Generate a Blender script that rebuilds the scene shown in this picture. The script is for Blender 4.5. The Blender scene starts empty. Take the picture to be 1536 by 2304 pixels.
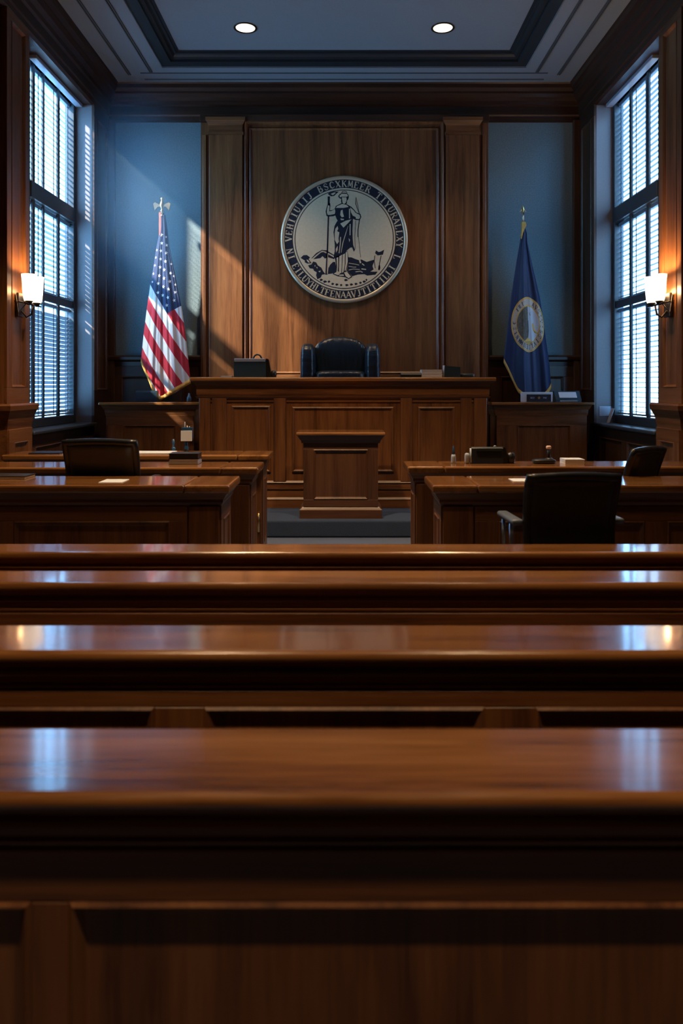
import bpy, bmesh, math, random
from mathutils import Vector, Matrix
random.seed(7)
PI = math.pi
SC = bpy.context.scene
COL = SC.collection
EYE = 1.75          # camera height
F = 1700.0          # focal length in pixels of the 1536 x 2304 frame


def at(px, py, d):
    """pixel -> point at distance d (metres into the room)"""
    return ((px - 774) * d / F, d, EYE + (870 - py) * d / F)


# ------------------------------------------------------------------ materials
def new_mat(name):
    m = bpy.data.materials.new(name)
    m.use_nodes = True
    nt = m.node_tree
    for n in list(nt.nodes):
        nt.nodes.remove(n)
    out = nt.nodes.new('ShaderNodeOutputMaterial')
    b = nt.nodes.new('ShaderNodeBsdfPrincipled')
    nt.links.new(b.outputs[0], out.inputs[0])
    return m, nt, b, out


def N(nt, t, **kw):
    n = nt.nodes.new(t)
    for k, v in kw.items():
        setattr(n, k, v)
    return n


def plain(name, col, rough=0.5, metal=0.0, noise=0.0, nscale=40, bump=0.0, coat=0.0, spec=0.5):
    m, nt, b, out = new_mat(name)
    b.inputs['Base Color'].default_value = (*col, 1)
    b.inputs['Roughness'].default_value = rough
    b.inputs['Metallic'].default_value = metal
    b.inputs['Coat Weight'].default_value = coat
    b.inputs['Coat Roughness'].default_value = 0.1
    b.inputs['Specular IOR Level'].default_value = spec
    if noise or bump:
        tc = N(nt, 'ShaderNodeTexCoord')
        nz = N(nt, 'ShaderNodeTexNoise')
        nz.inputs['Scale'].default_value = nscale
        nz.inputs['Detail'].default_value = 5
        nt.links.new(tc.outputs['Object'], nz.inputs['Vector'])
        if noise:
            r = N(nt, 'ShaderNodeValToRGB')
            r.color_ramp.elements[0].position = 0.3
            r.color_ramp.elements[1].position = 0.7
            r.color_ramp.elements[0].color = (*[c * (1 - noise) for c in col], 1)
            r.color_ramp.elements[1].color = (*[c * (1 + noise) for c in col], 1)
            nt.links.new(nz.outputs[0], r.inputs[0])
            nt.links.new(r.outputs[0], b.inputs['Base Color'])
        if bump:
            bp = N(nt, 'ShaderNodeBump')
            bp.inputs['Strength'].default_value = bump
            bp.inputs['Distance'].default_value = 0.01
            nt.links.new(nz.outputs[0], bp.inputs['Height'])
            nt.links.new(bp.outputs[0], b.inputs['Normal'])
    return m


def wood(name, axis, dark=(0.050, 0.0165, 0.0065), mid=(0.168, 0.064, 0.022), light=(0.255, 0.108, 0.038),
         rough=0.38, coat=0.0, coat_rough=0.12, scale=9.0):
    m, nt, b, out = new_mat(name)
    tc = N(nt, 'ShaderNodeTexCoord')
    oi = N(nt, 'ShaderNodeObjectInfo')
    add = N(nt, 'ShaderNodeVectorMath', operation='ADD')
    mul = N(nt, 'ShaderNodeVectorMath', operation='SCALE')
    comb = N(nt, 'ShaderNodeCombineXYZ')
    for i in range(3):
        nt.links.new(oi.outputs['Random'], comb.inputs[i])
    mul.inputs['Scale'].default_value = 9.0
    nt.links.new(comb.outputs[0], mul.inputs[0])
    nt.links.new(tc.outputs['Object'], add.inputs[0])
    nt.links.new(mul.outputs[0], add.inputs[1])
    mp = N(nt, 'ShaderNodeMapping')
    s = [1.0, 1.0, 1.0]
    s['XYZ'.index(axis)] = 0.055
    mp.inputs['Scale'].default_value = s
    nt.links.new(add.outputs[0], mp.inputs['Vector'])
    nz = N(nt, 'ShaderNodeTexNoise')
    nz.inputs['Scale'].default_value = scale
    nz.inputs['Detail'].default_value = 8
    nz.inputs['Roughness'].default_value = 0.62
    nz.inputs['Distortion'].default_value = 0.5
    nt.links.new(mp.outputs[0], nz.inputs['Vector'])
    nf = N(nt, 'ShaderNodeTexNoise')
    nf.inputs['Scale'].default_value = scale * 9
    nf.inputs['Detail'].default_value = 3
    nt.links.new(mp.outputs[0], nf.inputs['Vector'])
    mx = N(nt, 'ShaderNodeMath', operation='MULTIPLY_ADD')
    mx.inputs[1].default_value = 0.28
    nt.links.new(nf.outputs[0], mx.inputs[0])
    nt.links.new(nz.outputs[0], mx.inputs[2])
    r = N(nt, 'ShaderNodeValToRGB')
    e = r.color_ramp.elements
    e[0].position = 0.40
    e[0].color = (*dark, 1)
    e[1].position = 0.86
    e[1].color = (*light, 1)
    el = e.new(0.62)
    el.color = (*mid, 1)
    nt.links.new(mx.outputs[0], r.inputs[0])
    nt.links.new(r.outputs[0], b.inputs['Base Color'])
    b.inputs['Roughness'].default_value = rough
    b.inputs['Coat Weight'].default_value = coat
    b.inputs['Coat Roughness'].default_value = coat_rough
    bp = N(nt, 'ShaderNodeBump')
    bp.inputs['Strength'].default_value = 0.12
    bp.inputs['Distance'].default_value = 0.004
    nt.links.new(nf.outputs[0], bp.inputs['Height'])
    nt.links.new(bp.outputs[0], b.inputs['Normal'])
    return m


def leather(name, col, wr=(30, 30, 4)):
    m, nt, b, out = new_mat(name)
    tc = N(nt, 'ShaderNodeTexCoord')
    mp = N(nt, 'ShaderNodeMapping')
    mp.inputs['Scale'].default_value = wr
    nt.links.new(tc.outputs['Object'], mp.inputs['Vector'])
    n1 = N(nt, 'ShaderNodeTexNoise')
    n1.inputs['Scale'].default_value = 0.5
    n1.inputs['Detail'].default_value = 3
    nt.links.new(mp.outputs[0], n1.inputs['Vector'])
    n2 = N(nt, 'ShaderNodeTexNoise')
    n2.inputs['Scale'].default_value = 120
    nt.links.new(tc.outputs['Object'], n2.inputs['Vector'])
    b1 = N(nt, 'ShaderNodeBump')
    b1.inputs['Strength'].default_value = 0.8
    b1.inputs['Distance'].default_value = 0.02
    nt.links.new(n1.outputs[0], b1.inputs['Height'])
    b2 = N(nt, 'ShaderNodeBump')
    b2.inputs['Strength'].default_value = 0.12
    b2.inputs['Distance'].default_value = 0.003
    nt.links.new(n2.outputs[0], b2.inputs['Height'])
    nt.links.new(b1.outputs[0], b2.inputs['Normal'])
    nt.links.new(b2.outputs[0], b.inputs['Normal'])
    b.inputs['Base Color'].default_value = (*col, 1)
    b.inputs['Roughness'].default_value = 0.29
    return m


def emis(name, col, strength):
    m, nt, b, out = new_mat(name)
    b.inputs['Base Color'].default_value = (*[min(1, c) for c in col], 1)
    b.inputs['Emission Color'].default_value = (*col, 1)
    b.inputs['Emission Strength'].default_value = strength
    b.inputs['Roughness'].default_value = 0.4
    return m


W_Z = wood('wood_upright', 'Z')
W_X = wood('wood_across', 'X')
W_Y = wood('wood_lengthways', 'Y')
W_TOP = wood('wood_polished_lit_top', 'X', dark=(0.085, 0.030, 0.010), mid=(0.27, 0.115, 0.035), light=(0.40, 0.188, 0.062), coat=1.0, rough=0.22, coat_rough=0.08)  # colour lifted to stand in for warm reflections on the tops
W_TOPY = wood('wood_polished_lit_top_deep', 'Y', dark=(0.085, 0.030, 0.010), mid=(0.27, 0.115, 0.035), light=(0.40, 0.188, 0.062), coat=1.0, rough=0.22, coat_rough=0.08)  # same reflected warmth put into the colour, grain running in depth
W_DK = wood('wood_shaded_cornice', 'X', dark=(0.022, 0.009, 0.005), mid=(0.042, 0.017, 0.009), light=(0.065, 0.028, 0.014), rough=0.4)  # same wood as elsewhere; the cornice's dim light is put into its colour
W_DKY = wood('wood_shaded_cornice_deep', 'Y', dark=(0.022, 0.009, 0.005), mid=(0.040, 0.017, 0.009), light=(0.06, 0.027, 0.014), rough=0.4)  # likewise darkened for shade, grain running in depth
W_DKZ = wood('wood_dark_upright', 'Z', dark=(0.026, 0.010, 0.005), mid=(0.07, 0.028, 0.012), light=(0.105, 0.046, 0.02), rough=0.4)
W_PZ = wood('wood_podium_upright', 'Z', dark=(0.03, 0.012, 0.007), mid=(0.085, 0.035, 0.017), light=(0.125, 0.055, 0.027))
W_PX = wood('wood_podium_across', 'X', dark=(0.03, 0.012, 0.007), mid=(0.085, 0.035, 0.017), light=(0.125, 0.055, 0.027))
M_BLUE = plain('blue_grey_fabric_wall', (0.165, 0.238, 0.275), 0.85, noise=0.16, nscale=55, bump=0.25)
M_REVEAL = plain('window_reveal_paint', (0.18, 0.175, 0.19), 0.6, noise=0.05)
M_CEIL = plain('ceiling_paint', (0.24, 0.29, 0.33), 0.8, noise=0.06, nscale=90)
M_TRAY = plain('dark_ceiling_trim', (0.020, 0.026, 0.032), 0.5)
M_GROOVE = plain('groove_shade_bead', (0.06, 0.075, 0.09), 0.6)  # stands in for shadowed grooves; their shade is put into the colour
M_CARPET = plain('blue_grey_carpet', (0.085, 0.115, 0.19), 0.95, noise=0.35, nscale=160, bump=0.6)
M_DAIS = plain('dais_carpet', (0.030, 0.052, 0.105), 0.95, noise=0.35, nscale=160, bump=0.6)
M_FRAME = plain('window_frame_paint', (0.035, 0.045, 0.055), 0.4)
M_LEATHER = leather('navy_black_leather', (0.014, 0.026, 0.042))
M_LEATHER2 = leather('black_office_leather', (0.010, 0.013, 0.019), wr=(6, 6, 6))
M_BLACK = plain('black_plastic', (0.012, 0.014, 0.018), 0.35)
M_TEAL = plain('dark_teal_casing', (0.022, 0.048, 0.068), 0.35)
M_STEEL = plain('brushed_steel', (0.45, 0.5, 0.55), 0.3, metal=1.0)
M_LITARM = plain('blue_lit_arm_pad', (0.11, 0.14, 0.19), 0.3)  # blue window light on the pads put into their colour
M_BRONZE = plain('dark_bronze', (0.05, 0.04, 0.035), 0.35, metal=0.8)
M_BRASS = plain('brass', (0.70, 0.50, 0.22), 0.28, metal=1.0)
M_PALEBRASS = plain('pale_brass', (0.75, 0.62, 0.42), 0.3, metal=1.0)
M_GOLD = plain('gold_fringe', (0.62, 0.36, 0.08), 0.55, noise=0.25, nscale=150)
M_PAPER = plain('white_paper', (0.66, 0.74, 0.84), 0.7)
M_SHEETS = plain('paper_edges', (0.72, 0.72, 0.70), 0.8, noise=0.1, nscale=200)
M_CREAM = plain('seal_cream', (0.74, 0.60, 0.39), 0.45, noise=0.05, nscale=30)
M_RIM = plain('seal_rim', (0.66, 0.54, 0.36), 0.3, metal=0.35)
M_NAVY = plain('seal_navy', (0.012, 0.018, 0.034), 0.45)
M_SKIN = plain('seal_shade', (0.24, 0.235, 0.20), 0.5)
M_CAP = plain('steel_tip', (0.85, 0.62, 0.5), 0.3)
M_BLUEG = plain('glossy_blue', (0.02, 0.07, 0.16), 0.15)
M_GREYB = plain('grey_blue_label', (0.33, 0.40, 0.50), 0.4)
M_POLE = plain('flag_pole_wood', (0.16, 0.07, 0.03), 0.3)
M_SCREEN = plain('pale_screen', (0.55, 0.60, 0.68), 0.35)
M_OUT = plain('added_outside_masonry', (0.35, 0.35, 0.36), 0.9, noise=0.15, nscale=3)
M_SHADE = emis('lit_glass_shade', (1.0, 0.80, 0.55), 1.9)
M_BULB = emis('downlight_glow', (1.0, 0.80, 0.60), 1.6)


def slat_mat():
    m, nt, b, out = new_mat('blind_slat')
    b.inputs['Base Color'].default_value = (0.20, 0.25, 0.30, 1)
    b.inputs['Roughness'].default_value = 0.5
    t = N(nt, 'ShaderNodeBsdfTranslucent')
    t.inputs['Color'].default_value = (0.13, 0.17, 0.21, 1)
    mx = N(nt, 'ShaderNodeMixShader')
    mx.inputs[0].default_value = 0.4
    nt.links.new(b.outputs[0], mx.inputs[1])
    nt.links.new(t.outputs[0], mx.inputs[2])
    nt.links.new(mx.outputs[0], out.inputs[0])
    return m


def glass_mat():
    m, nt, b, out = new_mat('window_glass')
    t = N(nt, 'ShaderNodeBsdfTransparent')
    t.inputs['Color'].default_value = (0.93, 0.96, 0.97, 1)
    g = N(nt, 'ShaderNodeBsdfGlossy')
    g.inputs['Roughness'].default_value = 0.02
    mx = N(nt, 'ShaderNodeMixShader')
    mx.inputs[0].default_value = 0.06
    nt.links.new(t.outputs[0], mx.inputs[1])
    nt.links.new(g.outputs[0], mx.inputs[2])
    nt.links.new(mx.outputs[0], out.inputs[0])
    return m


M_SLAT = slat_mat()
M_GLASS = glass_mat()


def flag_mat():
    """stripes and canton from the cloth's own UV: u runs across the stripes, v along them"""
    m, nt, b, out = new_mat('stars_and_stripes_cloth')
    uv = N(nt, 'ShaderNodeUVMap')
    uv.uv_map = 'UVMap'
    sp = N(nt, 'ShaderNodeSeparateXYZ')
    nt.links.new(uv.outputs[0], sp.inputs[0])
    half = N(nt, 'ShaderNodeMath', operation='MULTIPLY')
    half.inputs[1].default_value = 0.5
    nt.links.new(sp.outputs[0], half.inputs[0])
    fr = N(nt, 'ShaderNodeMath', operation='FRACT')
    nt.links.new(half.outputs[0], fr.inputs[0])
    isred = N(nt, 'ShaderNodeMath', operation='GREATER_THAN')
    isred.inputs[1].default_value = 0.5
    nt.links.new(fr.outputs[0], isred.inputs[0])
    m1 = N(nt, 'ShaderNodeMix', data_type='RGBA')
    m1.inputs['A'].default_value = (0.74, 0.74, 0.74, 1)
    m1.inputs['B'].default_value = (0.52, 0.012, 0.035, 1)
    nt.links.new(isred.outputs[0], m1.inputs['Factor'])
    a = N(nt, 'ShaderNodeMath', operation='LESS_THAN')
    a.inputs[1].default_value = 0.0
    nt.links.new(sp.outputs[0], a.inputs[0])
    c = N(nt, 'ShaderNodeMath', operation='LESS_THAN')
    c.inputs[1].default_value = 0.0
    nt.links.new(sp.outputs[1], c.inputs[0])
    ac = N(nt, 'ShaderNodeMath', operation='MULTIPLY')
    nt.links.new(a.outputs[0], ac.inputs[0])
    nt.links.new(c.outputs[0], ac.inputs[1])
    m2 = N(nt, 'ShaderNodeMix', data_type='RGBA')
    nt.links.new(m1.outputs['Result'], m2.inputs['A'])
    m2.inputs['B'].default_value = (0.012, 0.032, 0.105, 1)
    nt.links.new(ac.outputs[0], m2.inputs['Factor'])
    nt.links.new(m2.outputs['Result'], b.inputs['Base Color'])
    b.inputs['Roughness'].default_value = 0.75
    b.inputs['Sheen Weight'].default_value = 0.2
    return m


M_FLAG = flag_mat()
M_STAR = plain('white_star', (0.78, 0.78, 0.78), 0.7)
M_NAVYFLAG = plain('navy_cloth', (0.006, 0.022, 0.085), 0.6)
M_TAN = plain('flag_seal_ring', (0.48, 0.40, 0.33), 0.6, noise=0.12, nscale=60)
M_FSEAL_L = plain('flag_seal_landscape', (0.10, 0.085, 0.06), 0.6, noise=0.4, nscale=40)
M_FSEAL_R = plain('flag_seal_sky', (0.50, 0.55, 0.62), 0.6)


# ------------------------------------------------------------------ mesh builder
class MB:
    def __init__(self):
        self.v, self.f, self.mi, self.sm, self.uv = [], [], [], [], None
        self.M = None

    def add(self, vs, fs, mi=0, smooth=False):
        k = len(self.v)
        if self.M is not None:
            vs = [tuple(self.M @ Vector(p)) for p in vs]
        self.v += [tuple(p) for p in vs]
        for f in fs:
            self.f.append(tuple(i + k for i in f))
            self.mi.append(mi)
            self.sm.append(smooth)
        return self

    def box(self, x0, x1, y0, y1, z0, z1, bev=0.0, mi=0, seg=2):
        if bev <= 0:
            vs = [(x, y, z) for x in (x0, x1) for y in (y0, y1) for z in (z0, z1)]
            fs = [(0, 1, 3, 2), (4, 6, 7, 5), (0, 4, 5, 1), (2, 3, 7, 6), (0, 2, 6, 4), (1, 5, 7, 3)]
            return self.add(vs, fs, mi)
        bm = bmesh.new()
        bmesh.ops.create_cube(bm, size=1)
        for v in bm.verts:
            v.co = Vector(((x0 + x1) / 2 + v.co.x * (x1 - x0), (y0 + y1) / 2 + v.co.y * (y1 - y0), (z0 + z1) / 2 + v.co.z * (z1 - z0)))
        bev = min(bev, 0.49 * min(abs(x1 - x0), abs(y1 - y0), abs(z1 - z0)))
        bmesh.ops.bevel(bm, geom=list(bm.edges), offset=bev, segments=seg, affect='EDGES', profile=0.5)
        bm.verts.index_update()
        vs = [tuple(v.co) for v in bm.verts]
        fs = [tuple(v.index for v in f.verts) for f in bm.faces]
        bm.free()
        return self.add(vs, fs, mi, smooth=seg > 2)

    def frus(self, r0, r1, z0, z1, mi=0):
        (a0, a1, b0, b1), (c0, c1, d0, d1) = r0, r1
        vs = [(a0, b0, z0), (a1, b0, z0), (a1, b1, z0), (a0, b1, z0), (c0, d0, z1), (c1, d0, z1), (c1, d1, z1), (c0, d1, z1)]
        return self.add(vs, [(3, 2, 1, 0), (4, 5, 6, 7), (0, 1, 5, 4), (1, 2, 6, 5), (2, 3, 7, 6), (3, 0, 4, 7)], mi)

    def stack(self, rect, steps, mi=0):
        """steps: (z0, over0, z1, over1); moulding that wraps round a rectangle"""
        x0, x1, y0, y1 = rect
        for z0, o0, z1, o1 in steps:
            self.frus((x0 - o0, x1 + o0, y0 - o0, y1 + o0), (x0 - o1, x1 + o1, y0 - o1, y1 + o1), z0, z1, mi)
        return self

    def prism(self, poly, axis, a0, a1, mi=0, smooth=False):
        n = len(poly)

        def P(p, a):
            if axis == 'X':
                return (a, p[0], p[1])
            if axis == 'Y':
                return (p[0], a, p[1])
            return (p[0], p[1], a)
        vs = [P(p, a0) for p in poly] + [P(p, a1) for p in poly]
        self.add(vs, [(i, (i + 1) % n, n + (i + 1) % n, n + i) for i in range(n)], mi, smooth)
        k = len(self.v) - 2 * n
        self.f += [tuple(k + i for i in reversed(range(n))), tuple(k + n + i for i in range(n))]
        self.mi += [mi, mi]
        self.sm += [False, False]
        return self

    def tube(self, path, r, n=10, mi=0, caps=True, closed=False):
        path = [Vector(p) for p in path]
        rs = r if isinstance(r, (list, tuple)) else [r] * len(path)
        vs, fs = [], []
        m = len(path)
        ref = None
        for i, p in enumerate(path):
            if closed:
                t = (path[(i + 1) % m] - path[i - 1]).normalized()
            else:
                t = (path[min(i + 1, m - 1)] - path[max(i - 1, 0)]).normalized()
            if ref is None:
                ref = t.orthogonal().normalized()
            a = (ref - t * ref.dot(t))
            a = a.normalized() if a.length > 1e-6 else t.orthogonal().normalized()
            ref = a
            b = t.cross(a)
            for k in range(n):
                q = 2 * PI * k / n
                vs.append(p + (a * math.cos(q) + b * math.sin(q)) * rs[i])
        for i in range(m if closed else m - 1):
            j = (i + 1) % m
            for k in range(n):
                fs.append((i * n + k, i * n + (k + 1) % n, j * n + (k + 1) % n, j * n + k))
        self.add(vs, fs, mi, True)
        if caps and not closed:
            k0 = len(self.v) - m * n
            self.f += [tuple(k0 + i for i in reversed(range(n))), tuple(k0 + (m - 1) * n + i for i in range(n))]
            self.mi += [mi, mi]
            self.sm += [False, False]
        return self

    def lathe(self, prof, c=(0, 0, 0), n=24, axis='Z', mi=0, smooth=True, sx=1.0, sy=1.0):
        vs, fs = [], []
        for r, h in prof:
            for k in range(n):
                q = 2 * PI * k / n
                a, b = r * math.cos(q) * sx, r * math.sin(q) * sy
                if axis == 'Z':
                    vs.append((c[0] + a, c[1] + b, c[2] + h))
                elif axis == 'Y':
                    vs.append((c[0] + a, c[1] + h, c[2] + b))
                else:
                    vs.append((c[0] + h, c[1] + a, c[2] + b))
        m = len(prof)
        for i in range(m - 1):
            for k in range(n):
                fs.append((i * n + k, i * n + (k + 1) % n, (i + 1) * n + (k + 1) % n, (i + 1) * n + k))
        if prof[0][0] > 1e-5:
            fs.append(tuple(reversed(range(n))))
        if prof[-1][0] > 1e-5:
            fs.append(tuple((m - 1) * n + k for k in range(n)))
        return self.add(vs, fs, mi, smooth)

    def cushion(self, c, h, e=0.35, nu=28, nv=16, mi=0, arch=0.0, lean=0.0):
        """rounded block (superellipsoid); arch lifts the middle of the top edge, lean tips it back"""
        vs, fs = [], []

        def sp(w, ex):
            return math.copysign(abs(w) ** ex, w)
        for i in range(nv + 1):
            t = -PI / 2 + PI * i / nv
            for k in range(nu):
                q = 2 * PI * k / nu
                x = sp(math.cos(t), e) * sp(math.cos(q), e)
                y = sp(math.cos(t), e) * sp(math.sin(q), e)
                z = sp(math.sin(t), e)
                zz = z * h[2]
                if arch and z > 0:
                    zz += arch * (1 - x * x) * z
                vs.append((c[0] + x * h[0], c[1] + y * h[1] + lean * zz, c[2] + zz))
        for i in range(nv):
            for k in range(nu):
                fs.append((i * nu + k, i * nu + (k + 1) % nu, (i + 1) * nu + (k + 1) % nu, (i + 1) * nu + k))
        return self.add(vs, fs, mi, True)

    def rings(self, P, rect, loops, cap=True, mi=0):
        """P(u, v, h) -> point; loops of (inset, height) joined into moulding, the last one capped"""
        u0, u1, v0, v1 = rect
        vs, fs = [], []
        for i, h in loops:
            vs += [P(u0 + i, v0 + i, h), P(u1 - i, v0 + i, h), P(u1 - i, v1 - i, h), P(u0 + i, v1 - i, h)]
        for k in range(len(loops) - 1):
            for j in range(4):
                fs.append((4 * k + j, 4 * k + (j + 1) % 4, 4 * k + 4 + (j + 1) % 4, 4 * k + 4 + j))
        if cap:
            k = 4 * (len(loops) - 1)
            fs.append((k, k + 1, k + 2, k + 3))
        return self.add(vs, fs, mi)

    def link(self, name, mats, parent=None, origin=None, local=False):
        """one object; world coordinates unless local, then the parent's or its own base becomes the origin"""
        if not isinstance(mats, (list, tuple)):
            mats = [mats]
        if local:
            o3 = Vector((0, 0, 0))
        elif parent is not None:
            o3 = ORIGIN[parent.name]
        elif origin is not None:
            o3 = Vector(origin)
        else:
            xs, ys, zs = zip(*self.v)
            o3 = Vector(((min(xs) + max(xs)) / 2, (min(ys) + max(ys)) / 2, min(zs)))
        me = bpy.data.meshes.new(name)
        me.from_pydata([(p[0] - o3.x, p[1] - o3.y, p[2] - o3.z) for p in self.v], [], self.f)
        for m in mats:
            me.materials.append(m)
        me.polygons.foreach_set('material_index', self.mi)
        me.polygons.foreach_set('use_smooth', self.sm)
        if self.uv:
            l = me.uv_layers.new(name='UVMap')
            for lp in me.loops:
                l.data[lp.index].uv = self.uv[lp.vertex_index]
        bm = bmesh.new()
        bm.from_mesh(me)
        bmesh.ops.recalc_face_normals(bm, faces=list(bm.faces))
        bm.to_mesh(me)
        bm.free()
        me.update()
        o = bpy.data.objects.new(name, me)
        COL.objects.link(o)
        if parent is not None:
            o.parent = parent
            ORIGIN[o.name] = ORIGIN[parent.name]
        else:
            o.location = o3
            ORIGIN[o.name] = o3
        return o


ORIGIN = {}


def thing(name, label, cat, loc=(0, 0, 0), rotz=0.0, group=None):
    o = bpy.data.objects.new(name, None)
    COL.objects.link(o)
    o.empty_display_size = 0.1
    o.location = loc
    o.rotation_euler = (0, 0, rotz)
    o['label'] = label
    o['category'] = cat
    if group:
        o['group'] = group
    ORIGIN[o.name] = Vector(loc)
    return o


def tag(o, label, cat, group=None, kind=None):
    o['label'] = label
    o['category'] = cat
    if group:
        o['group'] = group
    if kind:
        o['kind'] = kind
    return o


def struct(o):
    o['kind'] = 'structure'
    return o


def sroot(name, loc=(0, 0, 0)):
    o = bpy.data.objects.new(name, None)
    COL.objects.link(o)
    o.location = loc
    o['kind'] = 'structure'
    ORIGIN[o.name] = Vector(loc)
    return o


def front(y):            # a surface facing the camera
    return lambda u, v, h: (u, y - h, v)


def facing(x, s):        # a surface facing along s * X ; u is Y
    return lambda u, v, h: (x + s * h, u, v)


MOULD = [(-0.002, 0.0), (0.0, 0.022), (0.010, 0.027), (0.020, 0.018), (0.030, 0.004), (0.036, 0.0)]


def panelling(parent, P, u0, u1, v0, v1, opens, ov, proud=0.022, mats=None, field=0.004, rail=True):
    """rails, stiles and moulded panels on a plane; opens = [(u0, u1)], ov = (v0, v1)"""
    mz, mx = mats or (W_Z, W_X)

    def bx(name, a0, a1, b0, b1, m):
        p, q = P(a0, b0, -0.004), P(a1, b1, proud)
        lo = [min(p[i], q[i]) for i in range(3)]
        hi = [max(p[i], q[i]) for i in range(3)]
        MB().box(lo[0], hi[0], lo[1], hi[1], lo[2], hi[2], 0.003, seg=1).link(name, m, parent)
    if v1 > ov[1] + 0.001:
        bx('rail', u0, u1, ov[1], v1, mx)
    if ov[0] > v0 + 0.001:
        bx('rail', u0, u1, v0, ov[0], mx)
    cuts = [u0] + [c for o in opens for c in o] + [u1]
    for i in range(0, len(cuts), 2):
        if cuts[i + 1] - cuts[i] > 0.004:
            bx('stile', cuts[i], cuts[i + 1], ov[0], ov[1], mz)
    for a, b in opens:
        MB().rings(P, (a, b, ov[0], ov[1]),
                   [(-0.002, proud * 0.9), (0.008, proud + 0.006), (0.018, proud * 0.8), (0.028, 0.006), (0.034, field)]).link('panel', mz, parent)


# ------------------------------------------------------------------ the room
WX = 3.54           # inner face of the side walls
YB = 11.30          # back wall
ZC = 6.22           # ceiling
struct(MB().box(-4.1, 4.1, -1.8, 11.5, -0.2, 0.0).link('floor', M_CARPET, origin=(0, 5, 0)))
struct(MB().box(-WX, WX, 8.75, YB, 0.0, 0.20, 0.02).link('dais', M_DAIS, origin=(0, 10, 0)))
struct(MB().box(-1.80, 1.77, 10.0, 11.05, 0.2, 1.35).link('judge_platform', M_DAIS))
struct(MB().box(-4.1, 4.1, YB, 11.5, 0, 6.8).link('wall_back', M_BLUE, origin=(0, YB, 0)))
struct(MB().box(-4.1, 4.1, -1.8, -1.6, 0, 6.8).link('wall_front', W_DKZ, origin=(0, -1.7, 0)))
for s, side in ((-1, 'left'), (1, 'right')):
    w = MB()

    def sb(x0, x1, *a, **k):
        w.box(min(s * x0, s * x1), max(s * x0, s * x1), *a, **k)
    sb(3.80, 4.10, -1.8, 7.87, 0, 6.8)                 # nearer stretch of wall
    sb(3.80, 4.10, 7.87, 8.50, 0, 6.8)
    sb(WX, 3.92, 8.43, 10.60, 0, 1.22)                 # below the window
    sb(WX, 3.92, 8.43, 10.60, 5.78, 6.8)  # above the window
    sb(3.79, 3.92, 8.43, 8.98, 1.22, 5.78)               # unseen infill beside the window, added to keep sun off the chair
    sb(WX, 3.92, 10.60, 11.5, 0, 6.8)                  # beyond the window
    struct(w.link('wall_' + side, M_REVEAL, origin=(s * 3.8, 5, 0)))
    # wood pier with plinth carrying the wall lamp
    p = sroot('pilaster_' + side, (s * WX, 8.15, 0))
    w = MB()
    sb(WX, 3.84, 7.87, 8.43, 0, 6.1)
    w.link('shaft', W_Z, p)
    P = facing(s * WX, -s)
    panelling(p, P, 7.87, 8.43, 1.57, 6.0, [(7.975, 8.325)], (1.74, 5.62), proud=0.03, mats=(W_Z, W_Y))
    w = MB()
    x0, x1 = sorted((s * 3.50, s * 3.84))
    w.box(x0, x1, 7.85, 8.45, 0.0, 1.36)
    w.stack((x0, x1, 7.85, 8.45), [(0.0, 0.02, 0.2, 0.02), (1.30, 0.0, 1.36, 0.012), (1.36, 0.012, 1.42, 0.02), (1.42, 0.02, 1.50, 0.055), (1.50, 0.06, 1.55, 0.065), (1.55, 0.065, 1.57, 0.05)])
    w.link('plinth', W_Y, p)
    P2 = facing(s * 3.50, -s)
    panelling(p, P2, 7.86, 8.44, 0.22, 1.30, [(7.98, 8.32)], (0.36, 1.16), proud=0.02, mats=(W_Z, W_Y))
    # wood facing of the wall beyond the window, and under it
    q = sroot('wall_panel_' + side, (s * WX, 10.95, 0))
    w = MB()
    sb(WX, 3.52, 10.60, 11.30, 0.2, 5.72)
    w.link('board', W_DKZ, q)
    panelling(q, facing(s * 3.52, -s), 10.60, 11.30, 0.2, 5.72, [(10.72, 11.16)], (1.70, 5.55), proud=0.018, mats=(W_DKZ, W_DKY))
    q = sroot('apron_panel_' + side, (s * WX, 9.5, 0))
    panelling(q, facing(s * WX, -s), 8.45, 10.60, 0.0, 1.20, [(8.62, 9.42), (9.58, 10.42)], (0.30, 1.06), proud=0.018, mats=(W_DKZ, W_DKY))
    # panelling of the nearer wall (out of the picture to the side)
    q = sroot('near_panel_' + side, (s * 3.8, 4, 0))
    panelling(q, facing(s * 3.80, -s), -1.6, 7.85, 0.0, 5.7, [(-1.4, 0.8), (1.0, 3.2), (3.4, 5.6), (5.8, 7.6)], (0.4, 5.4), proud=0.02, mats=(W_DKZ, W_DKY))

# ceiling: lower border with a raised tray
c = MB()
TX, TY0, TY1, ZT = 2.545, -0.9, 10.58, 6.335
c.box(-4.1, 4.1, TY1, 11.5, ZC, 6.8)
c.box(-4.1, 4.1, -1.8, TY0, ZC, 6.8)
c.box(-4.1, -TX, TY0, TY1, ZC, 6.8)
c.box(TX, 4.1, TY0, TY1, ZC, 6.8)
c.box(-TX, TX, TY0, TY1, ZT, 6.8)
struct(c.link('ceiling', M_CEIL, origin=(0, 5, ZC)))
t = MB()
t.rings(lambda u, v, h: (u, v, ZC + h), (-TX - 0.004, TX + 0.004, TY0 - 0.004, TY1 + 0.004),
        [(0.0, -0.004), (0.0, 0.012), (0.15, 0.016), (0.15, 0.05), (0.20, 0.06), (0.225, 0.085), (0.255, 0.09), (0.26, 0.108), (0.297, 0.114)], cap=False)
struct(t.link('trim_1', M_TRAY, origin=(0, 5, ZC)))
t = MB()
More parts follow.
